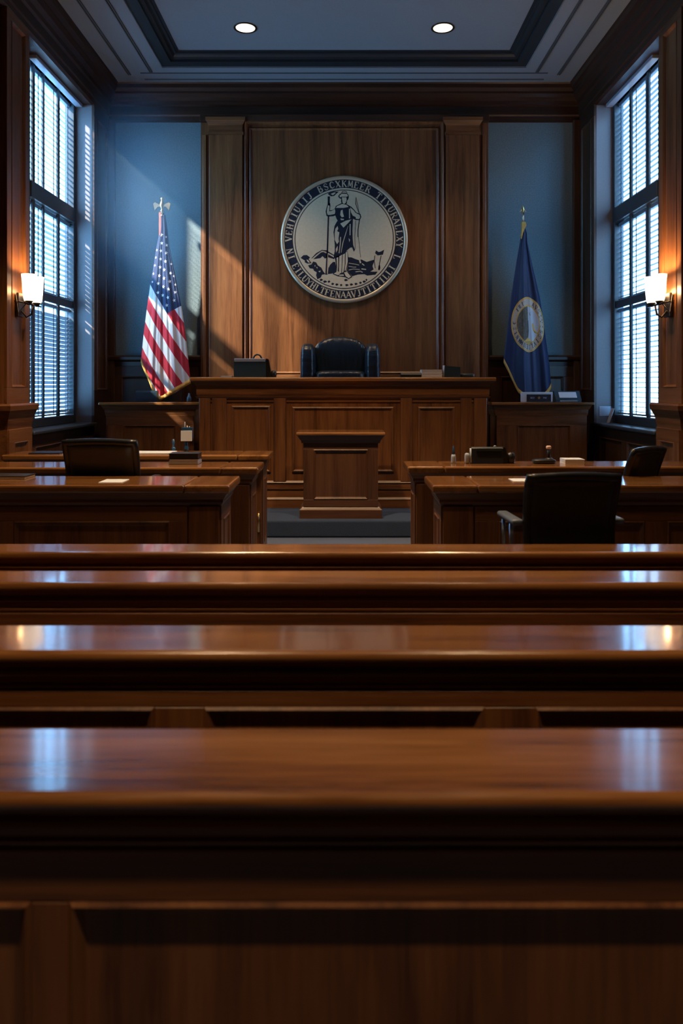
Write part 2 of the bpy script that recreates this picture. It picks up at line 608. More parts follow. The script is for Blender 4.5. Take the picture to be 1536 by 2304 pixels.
for xx, ye in ((2.74, 10.73), (3.07, 10.82)):
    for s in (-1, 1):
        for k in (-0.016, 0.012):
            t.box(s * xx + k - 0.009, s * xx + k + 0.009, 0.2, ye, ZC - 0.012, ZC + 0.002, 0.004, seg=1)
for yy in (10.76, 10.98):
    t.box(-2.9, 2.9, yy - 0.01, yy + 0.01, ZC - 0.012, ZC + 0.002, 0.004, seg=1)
struct(t.link('trim_2', M_GROOVE, origin=(0, 5, ZC)))

# wood cornice round the top of the walls
CORN = [(0.0, 5.70), (0.035, 5.72), (0.035, 5.78), (0.05, 5.80), (0.05, 5.92), (0.075, 5.94), (0.085, 5.99), (0.13, 6.03), (0.15, 6.08), (0.15, 6.11), (0.19, 6.15), (0.20, 6.20), (0.22, 6.225)]
poly = [(YB - a, z) for a, z in CORN] + [(YB + 0.05, 6.225), (YB + 0.05, 5.70)]
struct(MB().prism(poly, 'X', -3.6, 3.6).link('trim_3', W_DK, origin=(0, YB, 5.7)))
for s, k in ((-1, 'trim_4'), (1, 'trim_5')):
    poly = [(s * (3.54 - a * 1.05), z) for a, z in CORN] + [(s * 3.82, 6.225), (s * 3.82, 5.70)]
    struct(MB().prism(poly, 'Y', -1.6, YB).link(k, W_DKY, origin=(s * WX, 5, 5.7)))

# back wall joinery: breakfront behind the bench
bf = sroot('wall_panel_center', (0, 11.2, 0))
MB().box(-2.115, 2.125, 11.15, YB, 0.2, 5.72).link('board', W_Z, bf)
for s in (-1, 1):
    MB().box(min(s * 1.49, s * 1.98), max(s * 1.49, s * 1.98), 11.07, 11.16, 0.2, 5.46, 0.006).link('pilaster', W_Z, bf)
    MB().box(min(s * 2.03, s * 2.085), max(s * 2.03, s * 2.085), 11.12, 11.16, 0.2, 5.46, 0.008).link('bead', W_Z, bf)
    b = MB()
    x0, x1 = sorted((s * 1.49, s * 1.98))
    b.stack((x0, x1, 11.07, 11.16), [(5.44, 0.015, 5.48, 0.015), (5.48, 0.0, 5.58, 0.0), (5.58, 0.0, 5.64, 0.04), (5.64, 0.045, 5.69, 0.045)])
    b.link('capital', W_X, bf)
b = MB()
b.rings(front(11.15), (-1.47, 1.47, 1.86, 5.66), [(0, 0), (0, 0.055), (0.02, 0.065), (0.035, 0.045), (0.05, 0.04), (0.06, 0.012), (0.085, 0.012)], cap=False)
b.rings(front(11.15), (-1.392, 1.392, 1.94, 5.56), [(0, 0.0), (0.0, 0.034), (0.012, 0.04), (0.025, 0.03), (0.035, 0.022)])
b.link('panel', W_Z, bf)
MB().box(-1.47, 1.47, 11.10, 11.16, 1.80, 1.93, 0.012).link('rail', W_X, bf)
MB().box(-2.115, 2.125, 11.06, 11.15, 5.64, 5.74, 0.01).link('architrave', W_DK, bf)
# blue panels get wood posts at the corners, a chair rail and a dado
for s in (-1, 1):
    q = sroot('dado_left' if s < 0 else 'dado_right', (s * 2.8, YB, 0))
    x0, x1 = sorted((s * 2.115, s * 3.54))
    MB().box(x0, x1, 11.26, YB, 0.2, 2.19).link('board', W_DKZ, q)
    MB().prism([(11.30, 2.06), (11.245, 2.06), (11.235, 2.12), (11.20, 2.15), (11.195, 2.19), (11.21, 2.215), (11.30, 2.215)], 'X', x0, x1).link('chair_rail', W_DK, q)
    panelling(q, front(11.26), x0, x1, 0.2, 2.06, [(x0 + 0.22, x1 - 0.28)], (0.4, 1.90), proud=0.018, mats=(W_DKZ, W_DK))
    x0, x1 = sorted((s * 3.41, s * 3.54))
    MB().box(x0, x1, 11.22, YB, 0.2, 5.72, 0.01).link('post', W_DKZ, q)


# ------------------------------------------------------------------ windows and blinds
def window(s, k, tilts, side, bars, tapes):
    root = sroot('window_%d' % k, (s * 3.8, 9.5, 1.25))
    xa = 3.78

    def B(m, x0, x1, y0, y1, z0, z1, bev=0.006):
        m.box(min(s * x0, s * x1), max(s * x0, s * x1), y0, y1, z0, z1, bev, seg=1)
    f = MB()
    B(f, xa - 0.02, 3.89, 8.96, 9.06, 1.25, 5.78)
    B(f, xa - 0.02, 3.89, 10.52, 10.60, 1.25, 5.78)
    B(f, xa - 0.02, 3.89, 9.06, 10.52, 5.70, 5.78)
    B(f, xa - 0.02, 3.89, 9.06, 10.52, 1.25, 1.36)
    f.link('window_frame', M_FRAME, root)
    f = MB()
    B(f, xa - 0.035, 3.89, 9.06, 10.52, 4.03, 4.23)
    f.link('transom', M_FRAME, root)
    f = MB()
    B(f, xa, 3.82, 9.06, 10.52, 2.84, 2.94)
    f.link('meeting_rail', M_FRAME, root)
    for yy, hw in bars:
        f = MB()
        for z0, z1 in ((1.36, 2.84), (2.94, 4.03), (4.23, 5.70)):
            B(f, xa + 0.003, 3.812, yy - hw, yy + hw, z0, z1, 0.004)
        f.link('muntin', M_FRAME, root)
    ys = [9.06] + [y for y, _ in bars] + [10.52]
    for z0, z1 in ((1.36, 2.84), (2.94, 4.03), (4.23, 5.70)):
        for a, b in zip(ys, ys[1:]):
            f = MB()
            B(f, 3.882, 3.887, a, b, z0, z1, 0)
            f.link('pane', M_GLASS, root)
    f = MB()
    B(f, 3.46, 3.80, 8.45, 10.60, 1.205, 1.25, 0.012)
    f.link('sill', M_FRAME, root)
    # blinds hang between the muntins and the outer glass
    names = ('lower', 'middle', 'upper')
    grp = 'venetian blinds of the %s window' % side
    for (z0, z1), tl, nm in zip(((1.37, 2.83), (2.95, 4.02), (4.24, 5.69)), tilts, names):
        what = {'lower': 'bottom section', 'middle': 'middle section under the transom',
                'upper': 'top section above the transom'}[nm]
        extra = {('left', 'lower'): 'nearly closed white', ('left', 'middle'): 'half open white', ('left', 'upper'): 'open sunlit white'}.get((side, nm), 'open bluish white')
        r = thing('venetian_blind', '%s venetian blind of the %s window, %s' % (extra, side, what), 'blind', (s * 3.845, 9.5, z0), 0, grp)
        h = MB()
        B(h, 3.815, 3.875, 9.065, 10.515, z1 - 0.05, z1, 0.006)
        h.link('headrail', M_SLAT, r)
        h = MB()
        B(h, 3.82, 3.87, 9.065, 10.515, z0 + 0.002, z0 + 0.022, 0.004)
        h.link('bottom_rail', M_SLAT, r)
        sl = MB()
        pitch, wd, ang = tl
        n = int((z1 - z0 - 0.09) / pitch)
        ca, sa = math.cos(ang), math.sin(ang)
        for i in range(n):
            z = z0 + 0.05 + i * pitch
            pts = []
            for q in (-0.5, -0.2, 0.2, 0.5):       # gently cupped slat, ang > 0 : outer edge higher
                pts.append((q * wd, 0.004 * (1 - 4 * q * q)))
            top = [(s * (3.845 + u * ca - v * sa), z + u * sa + v * ca) for u, v in pts]
            bot = [(s * (3.845 + u * ca - (v - 0.003) * sa), z + u * sa + (v - 0.003) * ca) for u, v in pts]
            sl.prism(top + bot[::-1], 'Y', 9.07, 10.512)
        sl.link('slats', M_SLAT, r)
        for yy in tapes:
            tp = MB()
            B(tp, 3.816, 3.818, yy - 0.013, yy + 0.013, z0 + 0.01, z1 - 0.01, 0)
            tp.link('ladder_tape', M_SLAT, r)
    v = MB()
    B(v, 3.66, 3.755, 8.99, 10.58, 5.66, 5.775, 0.006)
    tag(v.link('valance', M_GREYB), 'pale grey valance strip across the head of the %s window' % side, 'valance', 'valances over the windows')


window(-1, 1, [(0.055, 0.062, -0.72), (0.068, 0.052, -0.2), (0.072, 0.050, 0.35)], 'left', [(9.22, 0.036), (9.53, 0.02), (10.03, 0.036)], (9.13, 9.43, 9.93, 10.44))
window(1, 2, [(0.064, 0.044, -0.25), (0.068, 0.048, 0.0), (0.070, 0.050, 0.14)], 'right', [(9.43, 0.036), (10.0, 0.036)], (9.15, 9.56, 9.88, 10.42))


# ------------------------------------------------------------------ lamps
def sconce(s, side):
    r = thing('wall_sconce', 'lit double wall lamp with two frosted shades on the %s pier' % ('dim left' if s < 0 else 'warmly lit right'), 'wall lamp', (s * 3.51, 8.17, 2.55), 0, 'wall lamps beside the windows')

    def X(a):
        return s * a
    b = MB()
    b.box(*sorted((X(3.485), X(3.512))), 8.09, 8.25, 2.50, 2.76, 0.008)
    b.link('backplate', M_BRONZE, r)
    b = MB()
    b.tube([(X(3.49), 8.17, 2.57), (X(3.43), 8.17, 2.50), (X(3.38), 8.17, 2.53), (X(3.36), 8.17, 2.63)], 0.011)
    b.tube([(X(3.365), 7.96, 2.635), (X(3.365), 8.38, 2.635)], 0.010)
    b.tube([(X(3.49), 8.00, 2.66), (X(3.365), 8.00, 2.635)], 0.008)
    b.tube([(X(3.49), 8.34, 2.66), (X(3.365), 8.34, 2.635)], 0.008)
    b.tube([(X(3.47), 7.98, 2.72), (X(3.45), 8.0, 2.53), (X(3.365), 8.0, 2.63)], 0.008)
    b.link('arm', M_BRONZE, r)
    for yy in (8.07, 8.27):
        MB().lathe([(0.0, 2.62), (0.02, 2.625), (0.032, 2.65), (0.045, 2.668), (0.0, 2.67)], (X(3.365), yy, 0), 16).link('cup', M_BRONZE, r)
        MB().lathe([(0.048, 2.665), (0.058, 2.70), (0.066, 2.78), (0.072, 2.88), (0.079, 2.95), (0.075, 2.95), (0.068, 2.88), (0.062, 2.78), (0.054, 2.705), (0.044, 2.67)],
                   (X(3.365), yy, 0), 28).link('lamp_shade', M_SHADE, r)
        light('shade_lamp_or_fill', 'POINT', (X(3.365), yy, 2.90), 36.0 if s > 0 else 16.0, (1.0, 0.58, 0.25), shadow_soft_size=0.03)
        light('shade_lamp_or_fill', 'POINT', (X(3.44), yy, 2.78), 4.5 if s > 0 else 1.5, (1.0, 0.58, 0.25), shadow_soft_size=0.04)  # extra lamp behind the shade, added so the pier glows


def light(name, kind, loc, energy, col, rot=None, **kw):
    l = bpy.data.lights.new(name, kind)
    l.energy = energy
    l.color = col
    for k, v in kw.items():
        setattr(l, k, v)
    o = bpy.data.objects.new(name, l)
    COL.objects.link(o)
    o.location = loc
    if rot:
        o.rotation_euler = rot
    return o


WARM = (1.0, 0.66, 0.36)
sconce(-1, 'left')
sconce(1, 'right')
DOWN = 300.0
for i, (xx, yy, en) in enumerate(((-1.26, 9.65, 0.6), (1.26, 9.65, 0.42), (-1.26, 6.4, 3.4), (1.26, 6.4, 2.1), (-1.26, 3.2, 0.4), (1.26, 3.2, 0.3), (-1.26, 0.0, 1.2), (1.26, 0.0, 0.95))):  # all but the bench pair are unseen, added as warm fill
    lab = ('left' if xx < 0 else 'right') + ' of the two lit recessed ceiling lights seen above the bench' if i < 2 else \
        'unseen recessed fill light added over the ' + (('counsel desks' if i < 4 else 'middle pews' if i < 6 else 'nearest pew')) + (' on the left' if xx < 0 else ' on the right')
    r = thing('recessed_light', 'round ' + lab, 'ceiling light', (xx, yy, ZT - 0.008), 0, 'recessed ceiling lights')
    MB().lathe([(0.148, 0.009), (0.15, 0.0), (0.135, -0.004), (0.125, 0.0), (0.122, 0.009)], (xx, yy, ZT - 0.008), 32).link('trim_ring', M_BRONZE, r)
    MB().lathe([(0.0, 0.004), (0.124, 0.004), (0.124, 0.0075), (0.0, 0.0075)], (xx, yy, ZT - 0.008), 32).link('lamp', M_BULB, r)
    light('downlight', 'SPOT', (xx, yy, ZT - 0.05), DOWN * en, WARM, spot_size=math.radians(86), spot_blend=0.6, shadow_soft_size=0.11)

# ------------------------------------------------------------------ judge's bench
jb = thing('judges_bench', 'long panelled wooden judge bench across the middle of the dais', 'bench', (0, 9.9, 0.2))
bx0, bx1, by0, by1 = -1.86, 1.83, 9.70, 10.15
MB().box(bx0, bx1, by0, by1, 0.2, 1.80).link('body', W_Z, jb)
b = MB()
b.stack((bx0, bx1, by0, by1), [(0.2, 0.05, 0.31, 0.05), (0.31, 0.055, 0.335, 0.04), (0.335, 0.032, 0.44, 0.032), (0.44, 0.045, 0.465, 0.045), (0.465, 0.024, 0.52, 0.024), (0.52, 0.035, 0.545, 0.02)])
b.link('plinth', W_X, jb)
b = MB()
b.stack((bx0, bx1, by0, by1), [(1.60, 0.030, 1.625, 0.045), (1.625, 0.025, 1.645, 0.025), (1.645, 0.03, 1.755, 0.03), (1.755, 0.035, 1.775, 0.04), (1.775, 0.045, 1.82, 0.085)])
b.link('cornice', W_X, jb)
b = MB()
b.box(bx0 - 0.105, bx1 + 0.105, by0 - 0.11, by1 + 0.10, 1.818, 1.87, 0.016, seg=2)
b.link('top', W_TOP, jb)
P = front(by0)
for a, bb in ((-1.855, -1.715), (-1.69, -1.505), (-0.905, -0.745), (0.72, 0.87), (1.49, 1.63), (1.66, 1.825)):
    q = MB()
    q.box(a, bb, by0 - 0.034, by0 + 0.005, 0.535, 1.605, 0.005, seg=1)
    q.link('pilaster_strip', W_Z, jb)
for (a, bb, v0, v1) in ((-1.44, -0.95, 0.66, 1.50), (-0.66, 0.63, 0.66, 1.485), (0.95, 1.41, 0.66, 1.485)):
    MB().rings(P, (a, bb, v0, v1), [(-0.01, 0.0), (-0.004, 0.018), (0.01, 0.024), (0.022, 0.014), (0.03, 0.002), (0.04, 0.001)]).link('panel', W_Z, jb)
b = MB()
b.box(bx0, bx1, by0 - 0.014, by0 + 0.005, 1.55, 1.606, 0.004, seg=1)
b.link('rail', W_X, jb)

# judge's chair
jc = thing('leather_armchair', 'dark navy leather armchair with arched back behind the judge bench', 'armchair', (-0.055, 10.67, 1.35))
MB().cushion((0, 0.17, 0.66), (0.40, 0.13, 0.36), 0.42, 40, 24, arch=0.095, lean=0.10).link('backrest', M_LEATHER, jc, local=True)
MB().cushion((0, -0.10, 0.50), (0.36, 0.30, 0.125), 0.4, 36, 16).link('seat', M_LEATHER, jc, local=True)
M_ARM = leather('navy_arm_leather', (0.014, 0.028, 0.046), wr=(4, 6, 34))
for s in (-1, 1):
    MB().cushion((s * 0.45, -0.02, 0.565), (0.105, 0.36, 0.435), 0.45, 36, 24).link('arm', M_ARM, jc, local=True)
MB().box(-0.44, 0.44, -0.28, 0.26, 0.13, 0.42, 0.03, seg=3).link('seat_base', M_LEATHER, jc, local=True)
for sx in (-1, 1):
    for sy in (-1, 1):
        MB().box(sx * 0.38 - 0.03, sx * 0.38 + 0.03, sy * 0.22 - 0.03, sy * 0.22 + 0.03, 0.0, 0.14, 0.006).link('leg', M_BLACK, jc, local=True)

# ------------------------------------------------------------------ things on the bench
ZB = 1.87


def console(name, label, x0, x1, y, z, h, parent_mat=M_TEAL, depth=0.24, hook=True, lip=True):
    r = thing(name, label, 'desk console', ((x0 + x1) / 2, y, z))
    w = x1 - x0
    b = MB()
    # wedge casing, its front face leaning back, right shoulder sloping
    b.prism([(y, z), (y + 0.02, z + h * 0.92), (y + 0.035, z + h), (y + 0.09, z + h), (y + depth, z + h * 0.35), (y + depth, z)], 'X', x0, x1 - w * 0.14)
    b.link('casing', parent_mat, r)
    b = MB()
    b.prism([(x1 - w * 0.145, z), (x1, z), (x1 - w * 0.02, z + h * 0.4), (x1 - w * 0.07, z + h * 0.93), (x1 - w * 0.10, z + h), (x1 - w * 0.145, z + h)], 'Y', y + 0.025, y + 0.12)
    b.link('side_cheek', M_BLACK, r)
    if lip:
        b = MB()
        b.box(x0 + 0.004, x1 - w * 0.16, y + 0.012, y + 0.05, z + h * 0.83, z + h + 0.002, 0.008)
        b.link('top_trim', M_GREYB, r)
    if hook:
        cx = x0 + w * 0.62
        pts = [(cx + 0.055 * math.cos(q), y + 0.07, z + h - 0.01 + 0.065 * math.sin(q)) for q in [PI * i / 10 for i in range(11)]]
        MB().tube(pts, 0.011, 8).link('carry_handle', M_TEAL, r)
    b = MB()
    b.lathe([(0.0, 0.0), (0.035, 0.0), (0.04, 0.05), (0.03, 0.085), (0.0, 0.095)], (x1 + 0.028, y + 0.06, z), 16)
    b.link('knob', M_BLACK, r)
    return r


console('desk_console', 'dark teal console with pale top edge and loop handle on the judge bench', -1.435, -0.95, 9.82, ZB, 0.245)
tag(MB().box(-1.60, -1.46, 9.80, 9.98, ZB, ZB + 0.02, 0.005).link('flat_folder', M_GREYB), 'thin blue grey folder lying left of the teal console on the judge bench', 'folder')
fd = MB()
fd.prism([(9.78, ZB), (9.78, ZB + 0.035), (9.80, ZB + 0.062), (9.98, ZB + 0.062), (9.98, ZB)], 'X', 0.735, 1.0)
tag(fd.link('closed_case', M_BLACK), 'low black case lying left of the white paper block on the judge bench', 'case')
pb = thing('paper_block', 'thick white block of papers standing against the blue binder on the judge bench', 'papers', (1.14, 9.9, ZB))
b = MB()
for i in range(7):
    o = random.uniform(-0.004, 0.004)
    b.box(1.005 + o, 1.268 + o, 9.78 + o, 9.98, ZB + i * 0.0145, ZB + i * 0.0145 + 0.0138)
b.link('sheets', M_SHEETS, pb)
bn = thing('binder', 'upright dark blue binder right of the white paper block on the judge bench', 'binder', (1.39, 9.88, ZB))
b = MB()
b.prism([(1.295, ZB), (1.505, ZB), (1.505, ZB + 0.135), (1.30, ZB + 0.15)], 'Y', 9.79, 9.85)
b.link('cover', M_TEAL, bn)
MB().tube([(1.287, 9.80, ZB), (1.292, 9.80, ZB + 0.155)], 0.014, 10).link('spine', M_GREYB, bn)
dv = thing('desk_tray', 'low round edged blue tray at the right end of the judge bench', 'tray', (1.6, 9.9, ZB))
MB().cushion((1.605, 9.88, ZB + 0.026), (0.095, 0.08, 0.026), 0.5, 28, 12).link('dish', M_TEAL, dv)

# ------------------------------------------------------------------ the big seal
SY = 11.118
SCX, SCZ, SR = 0.0, EYE + (870 - 539) / 153.0, 0.935
seal = thing('wall_seal', 'large round cream and navy seal with standing robed figure hung on the wood panel', 'seal', (SCX, SY, SCZ))


def disc(r0, r1, y0, y1, mat, name, n=96):
    MB().lathe([(r0, y0), (r1, y0), (r1, y1), (r0, y1), (r0, y0)] if r0 > 0 else [(0, y0), (r1, y0), (r1, y1), (0, y1)], (SCX, SY, SCZ), n, 'Y', smooth=False).link(name, mat, seal)


rim = MB()
rim.lathe([(0.875, 0.0), (0.935, 0.0), (0.935, -0.02), (0.925, -0.035), (0.905, -0.042), (0.885, -0.036), (0.875, -0.02)], (SCX, SY, SCZ), 96, 'Y')
rim.link('rim', M_RIM, seal)
disc(0.0, 0.885, -0.026, -0.002, M_NAVY, 'letter_band')
disc(0.0, 0.752, -0.031, -0.027, M_CREAM, 'inner_border')
disc(0.0, 0.728, -0.0325, -0.0312, M_NAVY, 'inner_line')
disc(0.0, 0.716, -0.035, -0.0327, M_CREAM, 'field')

FONT = {   # strokes: thick flag, points in a 0.7 x 1 cell
    'A': [(1, (.35, 1), (.68, 0)), (0, (.35, 1), (.04, 0)), (0, (.16, .36), (.54, .36))],
    'B': [(1, (.14, 0), (.14, 1)), (0, (.1, 1), (.4, 1), (.52, .88), (.52, .64), (.4, .53), (.14, .53)), (1, (.4, .53), (.58, .4), (.58, .14), (.42, 0), (.1, 0))],
    'C': [(0, (.62, .78), (.5, .96), (.36, 1)), (1, (.36, 1), (.16, .84), (.1, .5), (.16, .16), (.36, 0)), (0, (.36, 0), (.54, .06), (.64, .22))],
    'E': [(1, (.16, 0), (.16, 1)), (0, (.06, 1), (.58, 1), (.58, .82)), (0, (.16, .52), (.46, .52)), (0, (.06, 0), (.6, 0), (.6, .2))],
    'F': [(1, (.16, 0), (.16, 1)), (0, (.06, 1), (.6, 1), (.6, .8)), (0, (.16, .52), (.48, .52)), (0, (.04, 0), (.3, 0))],
    'H': [(1, (.14, 0), (.14, 1)), (1, (.56, 0), (.56, 1)), (0, (.14, .5), (.56, .5)), (0, (.02, 0), (.26, 0)), (0, (.44, 0), (.68, 0)), (0, (.02, 1), (.26, 1)), (0, (.44, 1), (.68, 1))],
    'I': [(1, (.35, 0), (.35, 1)), (0, (.18, 0), (.52, 0)), (0, (.18, 1), (.52, 1))],
    'J': [(1, (.42, 1), (.42, .2), (.32, .02), (.14, .06)), (0, (.26, 1), (.6, 1))],
    'K': [(1, (.14, 0), (.14, 1)), (0, (.6, 1), (.16, .48)), (1, (.28, .6), (.64, 0)), (0, (.02, 0), (.26, 0)), (0, (.02, 1), (.26, 1))],
    'L': [(1, (.18, 0), (.18, 1)), (0, (.06, 0), (.6, 0), (.6, .22)), (0, (.06, 1), (.32, 1))],
    'M': [(0, (.06, 0), (.12, 1)), (1, (.12, 1), (.35, .2)), (0, (.35, .2), (.58, 1)), (1, (.58, 1), (.64, 0))],
    'N': [(0, (.1, 0), (.1, 1)), (1, (.1, 1), (.6, 0)), (0, (.6, 0), (.6, 1)), (0, (.02, 0), (.2, 0)), (0, (.5, 1), (.7, 1))],
    'R': [(1, (.14, 0), (.14, 1)), (0, (.06, 1), (.42, 1), (.56, .88), (.56, .62), (.42, .5), (.14, .5)), (1, (.36, .5), (.66, 0)), (0, (.02, 0), (.26, 0))],
    'S': [(0, (.58, .8), (.48, .97), (.3, 1), (.14, .86), (.14, .68)), (1, (.14, .68), (.58, .36)), (0, (.58, .36), (.58, .14), (.42, 0), (.22, .02), (.1, .2))],
    'T': [(1, (.35, 0), (.35, 1)), (0, (.06, .8), (.06, 1), (.64, 1), (.64, .8)), (0, (.2, 0), (.5, 0))],
    'U': [(1, (.14, 1), (.14, .25), (.26, .03), (.44, .03)), (0, (.44, .03), (.58, .25), (.58, 1)), (0, (.02, 1), (.26, 1)), (0, (.48, 1), (.68, 1))],
    'V': [(1, (.06, 1), (.35, 0)), (0, (.35, 0), (.64, 1)), (0, (-.04, 1), (.2, 1)), (0, (.52, 1), (.74, 1))],
    'X': [(1, (.08, 1), (.62, 0)), (0, (.62, 1), (.08, 0)), (0, (.0, 1), (.2, 1)), (0, (.5, 0), (.72, 0))],
    'Y': [(1, (.06, 1), (.35, .45), (.35, 0)), (0, (.35, .45), (.64, 1)), (0, (.2, 0), (.5, 0))],
}


def letter(mb, ch, place, th=0.17, tn=0.085, mi=0):
    """place(u, v) -> point; strokes become thin flat bars"""
    for st in FONT.get(ch, []):
        w = (th if st[0] else tn) / 2
        pts = st[1:]
        for (x0, y0), (x1, y1) in zip(pts, pts[1:]):
            L = math.hypot(x1 - x0, y1 - y0) or 1
            dx, dy = (x1 - x0) / L, (y1 - y0) / L
            e = w * 0.5
            q = [(x0 - dx * e - dy * w, y0 - dy * e + dx * w), (x1 + dx * e - dy * w, y1 + dy * e + dx * w),
                 (x1 + dx * e + dy * w, y1 + dy * e - dx * w), (x0 - dx * e + dy * w, y0 - dy * e - dx * w)]
            a = [place(u, v, 0) for u, v in q]
            b = [place(u, v, 1) for u, v in q]
            mb.add(a + b, [(0, 1, 2, 3), (7, 6, 5, 4), (0, 4, 5, 1), (1, 5, 6, 2), (2, 6, 7, 3), (3, 7, 4, 0)], mi)


ring = MB()


def arc_text(text, a0, a1, upright):
    """angles in degrees clockwise from the top; upright letters have feet to the rim (lower arc)"""
    n = len(text)
    hgt, wid = 0.092, 0.105
    for i, ch in enumerate(text):
        if ch == ' ':
            continue
        a = math.radians(a0 + (a1 - a0) * (i + 0.5) / n)

        def place(u, v, k, a=a):
            if upright:
                r = 0.862 - v * hgt
                t = a - (u - 0.35) * wid / r
            else:
                r = 0.770 + v * hgt
                t = a + (u - 0.35) * wid / r
            return (SCX + r * math.sin(t), SY - 0.0255 - 0.0035 * k, SCZ + r * math.cos(t))
        letter(ring, ch, place)


arc_text('IN VEHIIUIIJ BSCXKMEER TIYURALLXY L', -112, 112, False)
arc_text('EILUYHLTFENAAVJTITIILLI', 244, 118, True)
ring.link('lettering', M_CREAM, seal)


def zc(x, y):      # figure's pixels in an enlarged image crop -> metres on the seal's face
    px, py = 670 + x / 7.68, 420 + y / 7.68
    return SCX + (px - 774.5) / 153.0, SCZ + (539.5 - py) / 153.0


def figure(polys, y0, y1, mat, name):
    b = MB()
    for p in polys:
        b.prism([zc(*q) for q in p], 'Y', SY - y0, SY - y1)
    return b.link(name, mat, seal)


def stroke(pts, w):
    out, back = [], []
    m = len(pts)
    for i, p in enumerate(pts):
        a, c = pts[max(i - 1, 0)], pts[min(i + 1, m - 1)]
        dx, dy = c[0] - a[0], c[1] - a[1]
        L = math.hypot(dx, dy) or 1
        ww = (w[i] if isinstance(w, list) else w) / 2
        out.append((p[0] - dy / L * ww, p[1] + dx / L * ww))
        back.append((p[0] + dy / L * ww, p[1] - dx / L * ww))
    return out + back[::-1]


dark = [
    # helmet, hair, body of the robe
    [(752, 118), (770, 92), (806, 84), (842, 92), (858, 118)],
    [(700, 175), (722, 142), (760, 122), (850, 122), (872, 150), (884, 192), (872, 232), (846, 262), (850, 300), (815, 330), (760, 315), (748, 262), (752, 225), (716, 210)],
    [(640, 390), (660, 345), (712, 318), (760, 296), (850, 316), (930, 362), (985, 420), (1010, 455), (1085, 485), (1098, 540), (1070, 592), (1000, 588), (955, 566), (950, 640), (944, 760), (948, 900), (958, 1020),
     (990, 1100), (968, 1135), (940, 1060), (908, 1062), (860, 1102), (822, 1145), (770, 1172), (742, 1180), (700, 1226), (660, 1230), (630, 1250), (622, 1210), (640, 1120), (640, 1020), (630, 900), (618, 800), (636, 690), (672, 622), (690, 600), (668, 560), (650, 510), (620, 522), (545, 528), (500, 522), (482, 440), (505, 350), (528, 290), (562, 300), (565, 345), (556, 420), (598, 415)],
    # staff
    stroke([(538, 180), (532, 520), (512, 1150), (496, 1530)], [40, 24, 26, 36]),
    # bird / banner at the head of the staff
    [(520, 135), (560, 108), (620, 96), (712, 98), (672, 132), (630, 172), (580, 180), (545, 160)],
    # skirt of the under-dress outline and feet
    [(640, 1230), (860, 1120), (880, 1300), (838, 1470), (900, 1500), (940, 1570), (880, 1608), (820, 1575), (760, 1565), (690, 1558), (606, 1518), (650, 1440), (660, 1330)],
    # mountain
    stroke([(240, 1250), (330, 1165), (420, 1108), (490, 1120), (640, 1205)], [8, 22, 12, 22, 14]),
    [(270, 1262), (340, 1200), (400, 1150), (440, 1138), (490, 1160), (640, 1240), (630, 1262), (530, 1230), (470, 1250), (430, 1210), (390, 1246)],
    # fallen figure at left
    [(52, 1240), (100, 1195), (160, 1190), (215, 1232), (190, 1262), (240, 1330), (170, 1340), (120, 1312), (130, 1290)],
    [(180, 1370), (240, 1352), (270, 1302), (320, 1318), (350, 1370), (410, 1410), (440, 1470), (480, 1520), (420, 1530), (400, 1580), (340, 1610), (318, 1540), (330, 1490), (280, 1460), (270, 1428), (210, 1420)],
    # ground to right, rocks
    [(522, 1520), (530, 1420), (560, 1360), (610, 1310), (650, 1310), (660, 1420), (620, 1500), (580, 1512)],
    [(870, 1230), (930, 1232), (1000, 1262), (1060, 1280), (1100, 1268), (1190, 1310), (1260, 1288), (1330, 1270), (1290, 1380), (1310, 1440), (1250, 1478), (1380, 1478), (1340, 1530), (1200, 1545), (1150, 1520), (1040, 1528), (940, 1556), (900, 1500), (846, 1465), (872, 1340)],
    # tower
    [(1335, 1160), (1350, 1112), (1400, 1140), (1440, 1128), (1492, 1098), (1470, 1185), (1380, 1198)],
    stroke([(1330, 1200), (1320, 1300), (1340, 1420)], 12), stroke([(1440, 1200), (1412, 1330), (1400, 1450)], 12),
    [(1388, 1440), (1396, 1370), (1420, 1362), (1425, 1420), (1410, 1455)],
    # bow
    stroke([(1008, 195), (1000, 310), (1040, 420), (1062, 480)], 9), stroke([(1010, 210), (1060, 460)], 5),
    stroke([(1064, 590), (1040, 760), (1040, 880)], 14), stroke([(1045, 860), (1085, 1230)], 5), stroke([(1000, 600), (985, 860), (992, 1090)], 7),
]
